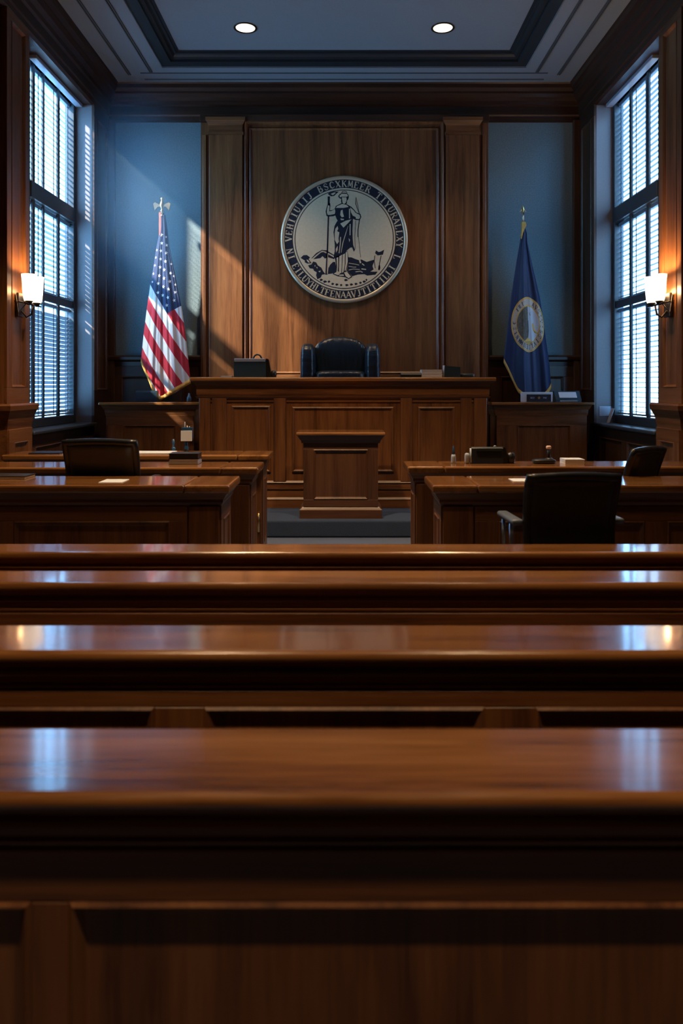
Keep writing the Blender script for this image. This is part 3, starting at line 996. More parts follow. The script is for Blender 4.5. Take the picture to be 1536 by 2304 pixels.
# broken ground marks and motto scribble
for (x, y, w) in ((380, 1610, 60), (440, 1640, 70), (520, 1640, 46), (580, 1680, 54), (650, 1690, 56), (730, 1700, 44), (820, 1700, 62), (900, 1690, 60), (980, 1680, 58), (1060, 1660, 50), (1120, 1640, 60), (1170, 1610, 34), (800, 1612, 70)):
    dark.append([(x, y), (x + w * 0.5, y - 12), (x + w, y + 8), (x + w * 0.6, y + 26), (x + w * 0.2, y + 30)])
figure(dark, 0.0348, 0.0365, M_NAVY, 'figure_ink')
pale = [
    [(764, 198), (840, 198), (846, 240), (826, 296), (800, 312), (774, 290), (768, 240)],                          # face
    [(722, 170), (760, 136), (850, 136), (868, 175), (840, 188), (760, 186), (730, 200)],                          # helmet brim
    [(778, 102), (806, 94), (836, 102), (846, 114), (766, 114)],
    [(658, 380), (680, 350), (770, 310), (846, 328), (880, 362), (790, 380), (690, 378)],                          # neck and chest
    [(508, 400), (524, 330), (550, 345), (544, 440), (590, 430), (640, 396), (650, 440), (640, 484), (560, 500), (520, 500), (505, 460)],   # raised arm
    [(905, 370), (965, 420), (1000, 465), (1070, 500), (1080, 545), (1055, 572), (1005, 565), (1000, 535), (950, 512), (922, 460)],          # other arm
    [(745, 425), (775, 410), (782, 470), (800, 530), (760, 540), (734, 500)],
    [(885, 390), (905, 400), (905, 560), (886, 560)],
    [(740, 560), (800, 570), (795, 590), (745, 590)],
    [(735, 650), (830, 600), (930, 575), (860, 650), (790, 720)],                                                   # sash
    [(650, 740), (690, 690), (700, 740), (680, 780), (720, 800), (705, 900), (712, 960), (680, 1005), (640, 930), (638, 820)],
    [(895, 660), (915, 655), (912, 850), (895, 850)],
    stroke([(870, 690), (830, 820), (780, 980), (750, 1150)], [6, 12, 14, 8]),
    stroke([(742, 880), (735, 1000), (715, 1160)], 14),
    [(880, 900), (905, 930), (890, 970)], [(658, 1090), (690, 1030), (690, 1100), (665, 1150)],
    # folds of the under-dress
    [(672, 1240), (700, 1228), (700, 1380), (690, 1470), (668, 1490), (680, 1400)],
    [(720, 1215), (765, 1185), (760, 1380), (752, 1500), (712, 1500)], [(778, 1185), (815, 1165), (812, 1370), (790, 1480), (765, 1500)],
    [(828, 1150), (858, 1130), (866, 1300), (830, 1460), (808, 1460), (826, 1340)],
    [(625, 1512), (690, 1470), (740, 1500), (700, 1540)], [(800, 1490), (850, 1480), (920, 1562), (880, 1592), (830, 1555)], [(715, 1530), (790, 1525), (800, 1550), (720, 1550)],
    stroke([(524, 1160), (508, 1510)], 8), stroke([(880, 1330), (1000, 1350), (1060, 1365)], 10), stroke([(880, 1385), (960, 1400), (1010, 1400)], 9),
    stroke([(880, 1450), (960, 1432), (1070, 1440)], 10), stroke([(1000, 1480), (1080, 1470), (1120, 1490)], 12), stroke([(1070, 1280), (1085, 1330)], 26), stroke([(1110, 1340), (1150, 1370)], 14), stroke([(1100, 1430), (1180, 1440)], 16),
    [(320, 1395), (345, 1400), (338, 1430)], [(355, 1470), (400, 1460), (385, 1490)], [(290, 1370), (310, 1365), (300, 1400)],
    [(570, 140), (630, 112), (660, 120), (610, 160)], [(150, 1270), (180, 1275), (215, 1322), (180, 1318)],
]
figure(pale, 0.0362, 0.0378, M_CREAM, 'figure_highlight')

# ------------------------------------------------------------------ flags
FY = 10.95
FS = F / FY


def fp(px, py):
    return (px - 774) / FS, EYE + (870 - py) / FS


def interp(tab, y):
    if y <= tab[0][0]:
        return tab[0][1], tab[0][2]
    for (a, l0, r0), (b, l1, r1) in zip(tab, tab[1:]):
        if y <= b:
            t = (y - a) / (b - a)
            return l0 + (l1 - l0) * t, r0 + (r1 - r0) * t
    return tab[-1][1], tab[-1][2]


class Drape:
    """cloth gathered at the finial and hanging in folds; side outlines given for each height"""

    def __init__(self, tab, bottom, folds, seed):
        self.tab, self.bottom, self.folds, self.seed = tab, bottom, folds, seed
        self.top = tab[0][0]

    def ybot(self, u):
        bt = self.bottom
        for (a, p), (b, q) in zip(bt, bt[1:]):
            if u <= b:
                return p + (q - p) * (u - a) / (b - a)
        return bt[-1][1]

    def depth(self, u, py):
        g = min(1.0, max(0.0, (py - self.top) / 380.0))
        bulge = (0.02 + 0.07 * g) * math.sqrt(max(0.0, 1 - (2 * u - 1) ** 2))
        w = 0.0
        for k, am, ph in self.folds:
            w += am * math.sin(k * u * 2 * PI + ph + 0.6 * math.sin(3 * g + ph))
        edge = math.sqrt(max(0.0, 1 - (2 * u - 1) ** 4))
        return -bulge + w * (0.15 + 0.85 * g) * edge

    def point(self, u, py, back=False, off=0.0):
        l, r = interp(self.tab, py)
        x, z = fp(l + (r - l) * u, py)
        d = self.depth(u, py)
        if back:
            d = -0.5 * d * 0.8 + 0.002
        return (x, FY + d - off, z)

    def pix(self, px, py, off):
        l, r = interp(self.tab, py)
        return self.point(min(1, max(0, (px - l) / (r - l))), py, off=off)

    def sheet(self, nu=72, nv=90, uvf=None):
        b = MB()
        b.uv = []
        for back in (False, True):
            vs, fs = [], []
            for j in range(nv + 1):
                for i in range(nu + 1):
                    u = i / nu
                    py = self.top + (self.ybot(u) - self.top) * j / nv
                    vs.append(self.point(u, py, back))
                    if uvf:
                        l, r = interp(self.tab, py)
                        b.uv.append(uvf(l + (r - l) * u, py))
                    else:
                        b.uv.append((u, j / nv))
            w = nu + 1
            for j in range(nv):
                for i in range(nu):
                    fs.append((j * w + i, j * w + i + 1, (j + 1) * w + i + 1, (j + 1) * w + i))
            b.add(vs, fs, 0, True)
        return b

    def fringe(self, wd, u0=0.0, u1=1.0, n=64):
        b = MB()
        vs, fs = [], []
        for i in range(n + 1):
            u = u0 + (u1 - u0) * i / n
            yb = self.ybot(u)
            for off in (0.006, -0.004):
                for dy in (wd, 0.0):
                    p = self.point(u, yb - dy, off=off)
                    vs.append((p[0], p[1], p[2] - (0.012 if dy == 0 else 0)))
        for i in range(n):
            a, c = 4 * i, 4 * i + 4
            fs += [(a, a + 1, c + 1, c), (a + 2, c + 2, c + 3, a + 3), (a, c, c + 2, a + 2), (a + 1, a + 3, c + 3, c + 1)]
        b.add(vs, fs, 0, True)
        return b


us_tab = [(484, 363, 372), (520, 359, 377), (560, 351, 382), (600, 345, 390), (640, 338, 398), (700, 329.5, 410), (760, 322, 418), (815, 316.5, 424), (860, 313, 429), (902, 312, 434)]
us = Drape(us_tab, [(0, 814), (0.12, 838), (0.22, 858), (0.37, 900), (0.42, 901), (1.0, 861)], [(2.4, 0.020, 0.4), (6.3, 0.010, 1.3), (13.0, 0.004, 0.2)], 1)
uf = thing('united_states_flag', 'stars and stripes flag with gold fringe hanging from a pole left of the bench', 'flag', ((365 - 774) / FS, FY, 0.2))


def us_uv(px, py):
    t = (py - 640) - 1.72 * (px - 338) + 0.0016 * max(0, px - 338) ** 2
    s = (py - 707) + 0.61 * (px - 377)
    return (t / 34.5, s / 100.0)


us.sheet(uvf=us_uv).link('cloth', M_FLAG, uf)
st = MB()
for (zx, zy) in ((437, 505), (480, 525), (437, 590), (484, 610), (430, 670), (484, 693), (375, 738), (428, 755), (478, 780), (533, 805), (365, 820), (423, 840), (467, 868), (528, 900), (350, 905), (415, 928),
                 (465, 955), (522, 988), (340, 990), (403, 1010), (457, 1043), (513, 1068), (577, 1018), (578, 1098), (402, 1103), (450, 1130), (505, 1155), (567, 1182), (495, 1235), (560, 930), (385, 660)):
    cx, cy = 270 + zx / 4.61, 420 + zy / 4.61
    l, r = interp(us_tab, cy)
    rr = 4.6 if l + 5 < cx < r - 5 else 3.4
    a0 = random.uniform(-0.3, 0.3)
    vs = [us.pix(cx, cy, 0.003)]
    for k in range(10):
        q = a0 + PI * k / 5
        rad = rr if k % 2 == 0 else rr * 0.42
        vs.append(us.pix(cx + rad * 0.85 * math.sin(q), cy - rad * math.cos(q), 0.003))
    st.add(vs, [(0, 1 + k, 1 + (k + 1) % 10) for k in range(10)])
st.link('stars', M_STAR, uf)
us.fringe(8.5).link('fringe', M_GOLD, uf)
xp, zt = fp(366, 484)
MB().tube([(xp, FY + 0.03, 0.24), (xp, FY + 0.03, zt + 0.03)], 0.016, 14).link('pole', M_POLE, uf)
MB().lathe([(0.0, 0.0), (0.19, 0.0), (0.19, 0.025), (0.06, 0.05), (0.03, 0.09), (0.0, 0.09)], (xp, FY + 0.03, 0.2), 28).link('base', M_BRASS, uf)
tb = MB()
tb.prism([fp(358, 478), fp(363, 478), fp(363, 520), fp(360, 530), fp(358, 530)], 'Y', FY - 0.02, FY + 0.02)
tb.link('tassel_cord', plain('faded_red_cord', (0.45, 0.16, 0.13), 0.7), uf)
ex, ez = fp(364.5, 486)
eg = MB()
eg.lathe([(0.0, 0.0), (0.030, 0.003), (0.024, 0.02), (0.014, 0.03), (0.018, 0.06), (0.03, 0.075), (0.018, 0.09), (0.014, 0.10), (0.036, 0.135), (0.04, 0.165), (0.026, 0.20), (0.016, 0.225), (0.026, 0.245), (0.022, 0.265), (0.0, 0.275)], (ex, FY, ez - 0.005), 16)
for s in (-1, 1):
    w = [(0.02, 0.155), (0.06, 0.175), (0.10, 0.195), (0.125, 0.175), (0.115, 0.13), (0.10, 0.07), (0.088, 0.10), (0.075, 0.11), (0.06, 0.13), (0.03, 0.13)]
    eg.prism([(ex + s * a, ez + h) for a, h in w], 'Y', FY - 0.018, FY + 0.018)
eg.link('eagle_finial', M_PALEBRASS, uf)

sf_tab = [(508, 1175, 1179), (525, 1172.5, 1185), (545, 1169, 1186), (592, 1161, 1196), (668, 1149, 1214), (744, 1140.5, 1225), (809, 1132.5, 1234), (850, 1130, 1238), (900, 1129, 1242)]
sfl = Drape(sf_tab, [(0, 814), (0.12, 838), (0.30, 882), (0.44, 897), (0.78, 897), (1.0, 870)], [(1.9, 0.036, -0.6), (4.1, 0.014, 0.8), (9.0, 0.004, 0.2)], 2)
sf = thing('state_flag', 'navy blue flag with oval seal hanging from a pole right of the bench', 'flag', ((1177 - 774) / FS, FY, 0.2))
sfl.sheet(nu=60).link('cloth', M_NAVYFLAG, sf)
sfl.fringe(8.0).link('fringe', M_GOLD, sf)
xp, zt = fp(1177.5, 512)
MB().tube([(xp, FY + 0.03, 0.24), (xp, FY + 0.02, zt)], 0.016, 14).link('pole', M_POLE, sf)
MB().lathe([(0.0, 0.0), (0.19, 0.0), (0.19, 0.025), (0.06, 0.05), (0.03, 0.09), (0.0, 0.09)], (xp, FY + 0.03, 0.2), 28).link('base', M_BRASS, sf)
tb = MB()
tb.prism([fp(1173, 500), fp(1181, 500), fp(1183, 508), fp(1179, 516), fp(1175, 526), fp(1172, 538), fp(1171, 537), fp(1173, 516)], 'Y', FY - 0.03, FY + 0.03)
tb.link('cord', M_GOLD, sf)
ex, ez = fp(1176, 500)
tb = MB()
tb.tube([(ex + 0.006, FY, ez), (ex, FY, ez + 0.14)], 0.012, 10)
tb.link('ferrule', M_PALEBRASS, sf)
tb = MB()
tb.lathe([(0.0, 0.14), (0.012, 0.15), (0.026, 0.185), (0.012, 0.215), (0.0, 0.245)], (ex, FY, ez), 12, sy=0.5)
for s in (-1, 1):
    tb.tube([(ex, FY, ez + 0.20), (ex + s * 0.035, FY, ez + 0.16), (ex + s * 0.043, FY, ez + 0.145)], 0.007, 6)
tb.link('spear_finial', M_BRASS, sf)
# oval emblem on the cloth
OC, OA, OB = (1185.5, 731), 37.0, 62.0


def opix(a, k, off):
    """k = 1 on the outline of the pointed oval"""
    sx = math.copysign(abs(math.cos(a)) ** 1.12, math.cos(a))
    return sfl.pix(OC[0] + OA * k * sx + 3 * math.sin(a) * k * k * 0.6, OC[1] + OB * k * math.sin(a), off)


def oband(k0, k1, off, mat, name, a0=0.0, a1=2 * PI, n=72, m=4):
    b = MB()
    vs, fs = [], []
    for j in range(m + 1):
        for i in range(n + 1):
            vs.append(opix(a0 + (a1 - a0) * i / n, k0 + (k1 - k0) * j / m, off))
    w = n + 1
    for j in range(m):
        for i in range(n):
            fs.append((j * w + i, j * w + i + 1, (j + 1) * w + i + 1, (j + 1) * w + i))
    b.add(vs, fs, 0, True)
    return b.link(name, mat, sf)


emb = oband(0.93, 1.0, 0.0040, M_GOLD, 'emblem_border')
oband(0.70, 0.94, 0.0035, M_TAN, 'emblem_ring')
oband(0.66, 0.71, 0.0040, M_GOLD, 'emblem_border')
oband(0.0, 0.67, 0.0035, M_FSEAL_R, 'emblem_sky', -PI / 2, PI / 2, 40, 8)
oband(0.0, 0.67, 0.0035, M_FSEAL_L, 'emblem_landscape', PI / 2, 3 * PI / 2, 40, 8)
lt = MB()
txt = 'ZAVNIVISEIVLIEUM'
for i, ch in enumerate(txt):
    a = math.radians(-82 + 215 * (i + 0.5) / len(txt))

    def place(u, v, k, a=a):
        return opix(a + (u - 0.35) * 0.20, 0.735 + v * 0.16, 0.0042 + 0.0008 * k)
    letter(lt, ch, place, 0.2, 0.12)
for i, ch in enumerate('MNIE'):
    a = math.radians(134 + 12 * i)

    def place(u, v, k, a=a):
        return opix(a + (u - 0.35) * 0.17, 0.735 + v * 0.16, 0.0042 + 0.0008 * k)
    letter(lt, ch, place, 0.2, 0.12)
for i, ch in enumerate('C  IHI'):
    a = math.radians(184 + 12 * i)

    def place(u, v, k, a=a):
        return opix(a + (u - 0.35) * 0.14, 0.755 + v * 0.13, 0.0042 + 0.0008 * k)
    letter(lt, ch, place, 0.26, 0.16)
lt.link('emblem_lettering', M_NAVY, sf)
cr = MB()
for poly, mi in (([(1194, 730), (1198, 726), (1200, 740), (1204, 747), (1208, 750), (1207, 752), (1200, 749), (1196, 741)], 1),
                 ([(1183, 724), (1186, 721), (1187, 745), (1186, 758), (1184, 758), (1184, 740)], 0),
                 ([(1176, 769), (1184, 760), (1193, 767), (1185, 777)], 1),
                 ([(1171, 700), (1176, 690), (1179, 720), (1177, 752), (1172, 740)], 0),
                 ([(1188, 704), (1193, 701), (1190, 712)], 0)):
    vs = [sfl.pix(x, y, 0.0052) for x, y in poly]
    cr.add(vs, [tuple(range(len(vs)))], mi)
cr.link('emblem_figure', [plain('emblem_brown', (0.06, 0.05, 0.045), 0.6), M_GOLD], sf)


# ------------------------------------------------------------------ credenzas
def credenza(x0, x1, label, opens, ends):
    r = thing('credenza', label, 'cabinet', ((x0 + x1) / 2, 10.45, 0.2), 0, 'low panelled cabinets beside the bench')
    y0, y1 = 10.24, 10.66
    MB().box(x0, x1, y0, y1, 0.2, 1.46).link('body', W_Z, r)
    b = MB()
    b.stack((x0, x1, y0, y1), [(1.36, 0.012, 1.40, 0.02), (1.40, 0.02, 1.44, 0.022), (1.44, 0.03, 1.50, 0.06)])
    b.link('cornice', W_X, r)
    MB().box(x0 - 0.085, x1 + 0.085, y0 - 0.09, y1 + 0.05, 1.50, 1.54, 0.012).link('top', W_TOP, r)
    panelling(r, front(y0), x0, x1, 0.2, 1.36, opens, (0.42, 1.23), proud=0.024)
    MB().stack((x0, x1, y0, y1), [(0.2, 0.03, 0.32, 0.03), (0.32, 0.03, 0.34, 0.015)]).link('plinth', W_X, r)
    return r


credenza(-3.22, -2.03, 'low panelled wooden cabinet under the stars and stripes flag', [(-2.98, -2.28)], 0)
credenza(2.06, 3.28, 'low panelled wooden cabinet under the navy blue flag', [(2.34, 3.06)], 0)
ZK = 1.54
sg = thing('desk_sign', 'small white framed black sign with gold emblem in front of the navy flag', 'sign', (2.62, 10.36, ZK))
b = MB()
b.box(2.425, 2.85, 10.33, 10.40, ZK, ZK + 0.135, 0.006)
b.link('frame', M_PAPER, sg)
b = MB()
b.box(2.495, 2.825, 10.322, 10.334, ZK + 0.006, ZK + 0.105, 0.003)
b.link('plate', M_NAVY, sg)
b = MB()
for (txt, xs) in (('MIU', 2.545), ('TMI', 2.715)):
    for i, ch in enumerate(txt):
        def place(u, v, k, xs=xs, i=i):
            return (xs + i * 0.019 + u * 0.022, 10.3215 - 0.002 * k, ZK + 0.047 + v * 0.020)
        letter(b, ch, place, 0.2, 0.12)
b.link('lettering', M_PAPER, sg)
b = MB()
vs = [(2.66, 10.319, ZK + 0.058)]
for k in range(10):
    q = PI * k / 5
    rad = 0.024 if k % 2 == 0 else 0.013
    vs.append((2.66 + rad * math.sin(q), 10.3205, ZK + 0.058 + rad * math.cos(q)))
b.add(vs, [(0, 1 + k, 1 + (k + 1) % 10) for k in range(10)])
b.link('emblem', M_BRASS, sg)
dd = thing('card_terminal', 'small dark desk device with pale sloping screen at the right end of the cabinet', 'device', (3.06, 10.4, ZK))
b = MB()
b.prism([(10.30, ZK), (10.30, ZK + 0.03), (10.40, ZK + 0.15), (10.44, ZK + 0.15), (10.46, ZK)], 'X', 2.885, 3.235)
b.link('casing', M_TEAL, dd)
b = MB()
b.prism([(10.318, ZK + 0.056), (10.315, ZK + 0.060), (10.378, ZK + 0.136), (10.385, ZK + 0.132)], 'X', 2.94, 3.18)
b.link('screen', M_SCREEN, dd)
b = MB()
b.box(2.94, 3.18, 10.292, 10.302, ZK + 0.008, ZK + 0.022, 0.003)
b.link('front_edge', M_GREYB, dd)
bx = MB()
bx.prism([(10.58, ZK), (10.57, ZK + 0.13), (10.60, ZK + 0.155), (10.68, ZK + 0.155), (10.68, ZK)], 'X', -2.92, -2.62)
tag(bx.link('file_box', M_TEAL), 'dark box on the left cabinet half hidden behind the stars and stripes flag', 'box')
bt = MB()  # made-up bottle, a bluish glint given shape and colour
bt.lathe([(0.0, 0.0), (0.03, 0.0), (0.032, 0.06), (0.015, 0.085), (0.012, 0.12), (0.0, 0.12)], (-2.145, 10.45, ZK), 16)
tag(bt.link('glass_bottle', M_BLUEG), 'small blue glass bottle on the left cabinet beside the judge bench', 'bottle')

# ------------------------------------------------------------------ podium
pd = thing('podium', 'free-standing panelled wooden podium in front of the judge bench', 'podium', (-0.04, 9.1, 0.2))
x0, x1, y0, y1 = -0.48, 0.40, 8.92, 9.36
MB().box(x0, x1, y0, y1, 0.2, 1.10).link('body', W_PZ, pd)
MB().stack((x0, x1, y0, y1), [(0.2, 0.045, 0.30, 0.045), (0.30, 0.045, 0.315, 0.03), (0.315, 0.026, 0.335, 0.01)]).link('plinth', W_PX, pd)
panelling(pd, front(y0), x0, x1, 0.335, 1.09, [(-0.36, 0.28)], (0.42, 1.01), proud=0.02, mats=(W_PZ, W_PX))
MB().stack((x0, x1, y0, y1), [(1.085, 0.022, 1.12, 0.03), (1.12, 0.034, 1.175, 0.07)]).link('cornice', W_PX, pd)
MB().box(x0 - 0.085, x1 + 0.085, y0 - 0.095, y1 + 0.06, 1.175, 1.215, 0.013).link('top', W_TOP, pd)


# ------------------------------------------------------------------ counsel desks
def desk(x0, x1, y0, y1, label, end, opens, z=1.10):
    """y0..y1 = extent of the top; end = -1 or +1, which end faces the aisle"""
    r = thing('counsel_desk', label, 'desk', ((x0 + x1) / 2, (y0 + y1) / 2, 0), 0, 'panelled counsel desks')
    bx0 = x0 + 0.075
    bx1 = x1 - 0.075
    by0, by1 = y0 + 0.07, y1 + 0.05
    MB().box(bx0, bx1, by0, by1, 0.0, z - 0.06).link('body', W_Z, r)
    b = MB()
    b.stack((bx0, bx1, by0, by1), [(z - 0.145, 0.012, z - 0.12, 0.025), (z - 0.12, 0.025, z - 0.10, 0.025), (z - 0.10, 0.03, z - 0.052, 0.06)])
    b.link('cornice', W_X, r)
    # the top is a long board and a block over the end pedestal
    sx = x1 - 0.30 if end > 0 else x0 + 0.30
    a = (x0, sx - 0.002) if end > 0 else (sx + 0.002, x1)
    c = (sx + 0.002, x1) if end > 0 else (x0, sx - 0.002)
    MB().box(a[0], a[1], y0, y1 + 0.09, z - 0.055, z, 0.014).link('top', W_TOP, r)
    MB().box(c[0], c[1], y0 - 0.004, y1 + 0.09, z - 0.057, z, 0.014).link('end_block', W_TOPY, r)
    zt = z - 0.145
    px0, px1 = (bx1 - 0.20, bx1) if end > 0 else (bx0, bx0 + 0.20)
    MB().box(px0, px1, by0 - 0.028, by0 + 0.005, 0.12, zt, 0.005).link('pilaster_strip', W_Z, r)
    u0, u1 = (bx0, px0 - 0.012) if end > 0 else (px1 + 0.012, bx1)
    panelling(r, front(by0), u0, u1, 0.12, zt, opens, (0.24, zt - 0.10), proud=0.02)
    ex = bx1 if end > 0 else bx0
    panelling(r, facing(ex, end), by0, by1, 0.12, zt, [(by0 + 0.09, by1 - 0.09)], (0.24, zt - 0.10), proud=0.012, mats=(W_Z, W_Y))
    MB().stack((bx0, bx1, by0, by1), [(0.0, 0.03, 0.10, 0.03), (0.10, 0.03, 0.125, 0.012)]).link('plinth', W_X, r)
    return r


desk(-2.95, -0.757, 4.98, 5.42, 'nearest of the left wooden desks, with a paper slip on its top', 1, [(-2.75, -2.35), (-2.20, -1.16)])
desk(-3.10, -0.692, 6.07, 6.46, 'middle of the left wooden desks, with a book stack on its top', 1, [(-2.9, -2.0), (-1.86, -1.06)])
d3 = desk(-3.26, -0.715, 7.18, 7.58, 'farthest of the left wooden desks, with papers and a card stand on its top', 1, [(-3.0, -2.1), (-1.95, -1.10)])
b = MB()
xh = -0.815
b.tube([(xh, 7.225, 0.545), (xh, 7.175, 0.535), (xh, 7.175, 0.375), (xh, 7.225, 0.365)], 0.012, 10)
b.link('handle', M_BRASS, d3)['label'] = 'brass upright pull handle'
desk(0.583, 2.95, 4.98, 5.42, 'nearest of the right wooden desks, behind the chair with arm pads', -1, [(1.03, 2.0), (2.15, 2.75)])
desk(0.515, 3.10, 6.14, 6.52, 'farther of the right wooden desks, with a dark console on its top', -1, [(0.95, 1.9), (2.05, 2.9)])

# ------------------------------------------------------------------ things on the desks
ZD = 1.10
# L2: stack of books
bs = [('ledger', M_GREYB, 0.0, 0.032, 'grey blue ledger at the bottom of the stack on the middle left desk'),
      ('folder', M_SCREEN, 0.032, 0.044, 'thin pale folder between two volumes on the middle left desk'),
      ('book', M_BLACK, 0.044, 0.092, 'black book on top of the stack on the middle left desk')]
for nm, m, a, c, lab in bs:
    b = MB()
    o = 0.004 if nm == 'folder' else 0
    if nm == 'book':
        r = thing(nm, lab, 'book', (-1.34, 6.37, ZD + a))
        for zz0, zz1 in ((a, a + 0.005), (c - 0.005, c)):
            MB().box(-1.465, -1.215, 6.30, 6.47, ZD + zz0, ZD + zz1, 0.001).link('cover', M_BLACK, r)
        MB().box(-1.46, -1.22, 6.305, 6.465, ZD + a + 0.005, ZD + c - 0.005).link('pages', M_BLACK, r)
    else:
        b.box(-1.463 + o, -1.217 - o, 6.30, 6.47, ZD + a, ZD + c, 0.006)
        tag(b.link(nm, m), lab, nm)
# L3: papers, tablet, pen, card stand
tag(MB().box(-2.05, -1.66, 7.26, 7.52, ZD, ZD + 0.012, 0.002).link('paper_pile', M_PAPER), 'white papers on the farthest left desk beside the pen', 'papers')
tag(MB().box(-3.05, -2.75, 7.30, 7.50, ZD, ZD + 0.01, 0.002).link('notepad', M_BLACK), 'black notepad at the left end of the farthest left desk', 'notepad')
tag(MB().box(-2.70, -2.40, 7.24, 7.50, ZD, ZD + 0.007, 0.001).link('paper_sheet', M_PAPER), 'white sheets on the farthest left desk half hidden by the black chair', 'papers')
pn = thing('pen_stand', 'short upright blue black pen in a holder beside the white papers', 'pen', (-1.70, 7.50, ZD))
MB().lathe([(0.0, 0.0), (0.02, 0.0), (0.021, 0.03), (0.016, 0.045), (0.0, 0.047)], (-1.70, 7.54, ZD), 14).link('holder', M_BLUEG, pn)
MB().tube([(-1.70, 7.54, ZD + 0.03), (-1.705, 7.54, ZD + 0.125)], [0.015, 0.012], 10).link('pen', M_BLUEG, pn)
cs = thing('card_stand', 'blue stand holding a square white card and pens on the farthest left desk', 'card stand', (-1.565, 7.52, ZD))
cx, cy = -1.565, 7.54
MB().lathe([(0.0, 0.0), (0.026, 0.0), (0.024, 0.04), (0.014, 0.07), (0.014, 0.12), (0.0, 0.12)], (cx - 0.01, cy, ZD), 16).link('stem', M_BLUEG, cs)
b = MB()
b.box(cx - 0.055, cx + 0.055, cy - 0.02, cy + 0.025, ZD + 0.115, ZD + 0.245, 0.006)
b.link('pen_cup', M_BLUEG, cs)
MB().box(cx - 0.06, cx + 0.052, cy - 0.026, cy - 0.020, ZD + 0.108, ZD + 0.212, 0.002).link('card', M_PAPER, cs)
for dx, hh, mm in ((-0.025, 0.30, M_GREYB), (0.004, 0.262, M_CAP), (0.03, 0.255, M_GREYB)):
    MB().tube([(cx + dx, cy, ZD + 0.2), (cx + dx * 0.8 - 0.004, cy, ZD + hh)], [0.006, 0.004], 8).link('pen', mm, cs)
# L1
tag(MB().box(-1.66, -1.50, 5.10, 5.28, ZD, ZD + 0.004, 0.001).link('paper_slip', M_PAPER), 'small white paper slip on the nearest left desk', 'paper')
nb = thing('notebook', 'closed notebook at the left edge on the nearest left desk', 'notebook', (-2.42, 5.38, ZD))
MB().box(-2.62, -2.24, 5.30, 5.48, ZD, ZD + 0.016, 0.003).link('pages', M_PAPER, nb)
MB().box(-2.625, -2.235, 5.295, 5.485, ZD + 0.016, ZD + 0.022, 0.002).link('cover', M_BLACK, nb)
# R2
bo = thing('hand_bottle', 'small clear blue bottle with pointed nozzle at the aisle end of the farther right desk', 'bottle', (0.925, 6.40, ZD))
MB().lathe([(0.0, 0.0), (0.021, 0.0), (0.022, 0.01), (0.020, 0.055), (0.016, 0.075), (0.0, 0.076)], (0.925, 6.40, ZD), 16).link('vessel', M_GREYB, bo)
MB().lathe([(0.0, 0.074), (0.012, 0.076), (0.008, 0.10), (0.005, 0.145), (0.0, 0.147)], (0.925, 6.40, ZD), 12).link('nozzle', M_BLUEG, bo)
cp = MB()
cp.cushion((1.04, 6.40, ZD + 0.044), (0.020, 0.03, 0.044), 0.5, 20, 12)
tag(cp.link('paper_clip_cup', M_GREYB), 'small rounded blue grey cup beside the console on the farther right desk', 'cup')
rc = console('desk_console', 'black console with pale upper strip on the farther right desk', 1.075, 1.385, 6.36, ZD, 0.138, M_BLACK, depth=0.17, hook=False, lip=False)
b = MB()
b.box(1.115, 1.33, 6.368, 6.39, ZD + 0.108, ZD + 0.130, 0.003)
b.link('display_strip', M_TEAL, rc)
b = MB()
b.cushion((1.282, 6.43, ZD + 0.142), (0.012, 0.012, 0.008), 0.8, 12, 8)
b.link('button', M_GREYB, rc)
b = MB()
b.tube([(1.069, 6.37, ZD + 0.012), (1.069, 6.39, ZD + 0.13)], 0.009, 10)
b.link('side_edge', M_GREYB, rc)
sp = thing('stamp_stand', 'black desk stamp with upright handle and pale tip on the farther right desk', 'stamp', (1.72, 6.40, ZD))
b = MB()
b.cushion((1.69, 6.40, ZD + 0.020), (0.10, 0.06, 0.020), 0.6, 28, 10)
b.lathe([(0.0, 0.0), (0.05, 0.0), (0.045, 0.03), (0.02, 0.05), (0.0, 0.05)], (1.735, 6.40, ZD), 18)
b.link('base', M_BLACK, sp)
MB().tube([(1.735, 6.40, ZD + 0.03), (1.731, 6.40, ZD + 0.125)], [0.015, 0.013], 12).link('handle', M_BLACK, sp)
MB().cushion((1.731, 6.40, ZD + 0.135), (0.021, 0.018, 0.015), 0.6, 16, 10).link('tip', M_CAP, sp)
ps = thing('paper_stack', 'small stack of white papers on the farther right desk beside the stamp', 'papers', (1.92, 6.38, ZD))
b = MB()
for i in range(5):
    o = random.uniform(-0.006, 0.01)
    b.box(1.845 + o * 0.2, 2.005 + o, 6.31, 6.47, ZD + i * 0.0085, ZD + i * 0.0085 + 0.008, 0.001, seg=1)
b.link('sheets', M_PAPER, ps)
# R1
tag(MB().box(1.155, 1.31, 5.16, 5.32, ZD, ZD + 0.004, 0.001).link('note_slip', M_PAPER), 'white note slip on the nearest right desk behind the chair back', 'paper')


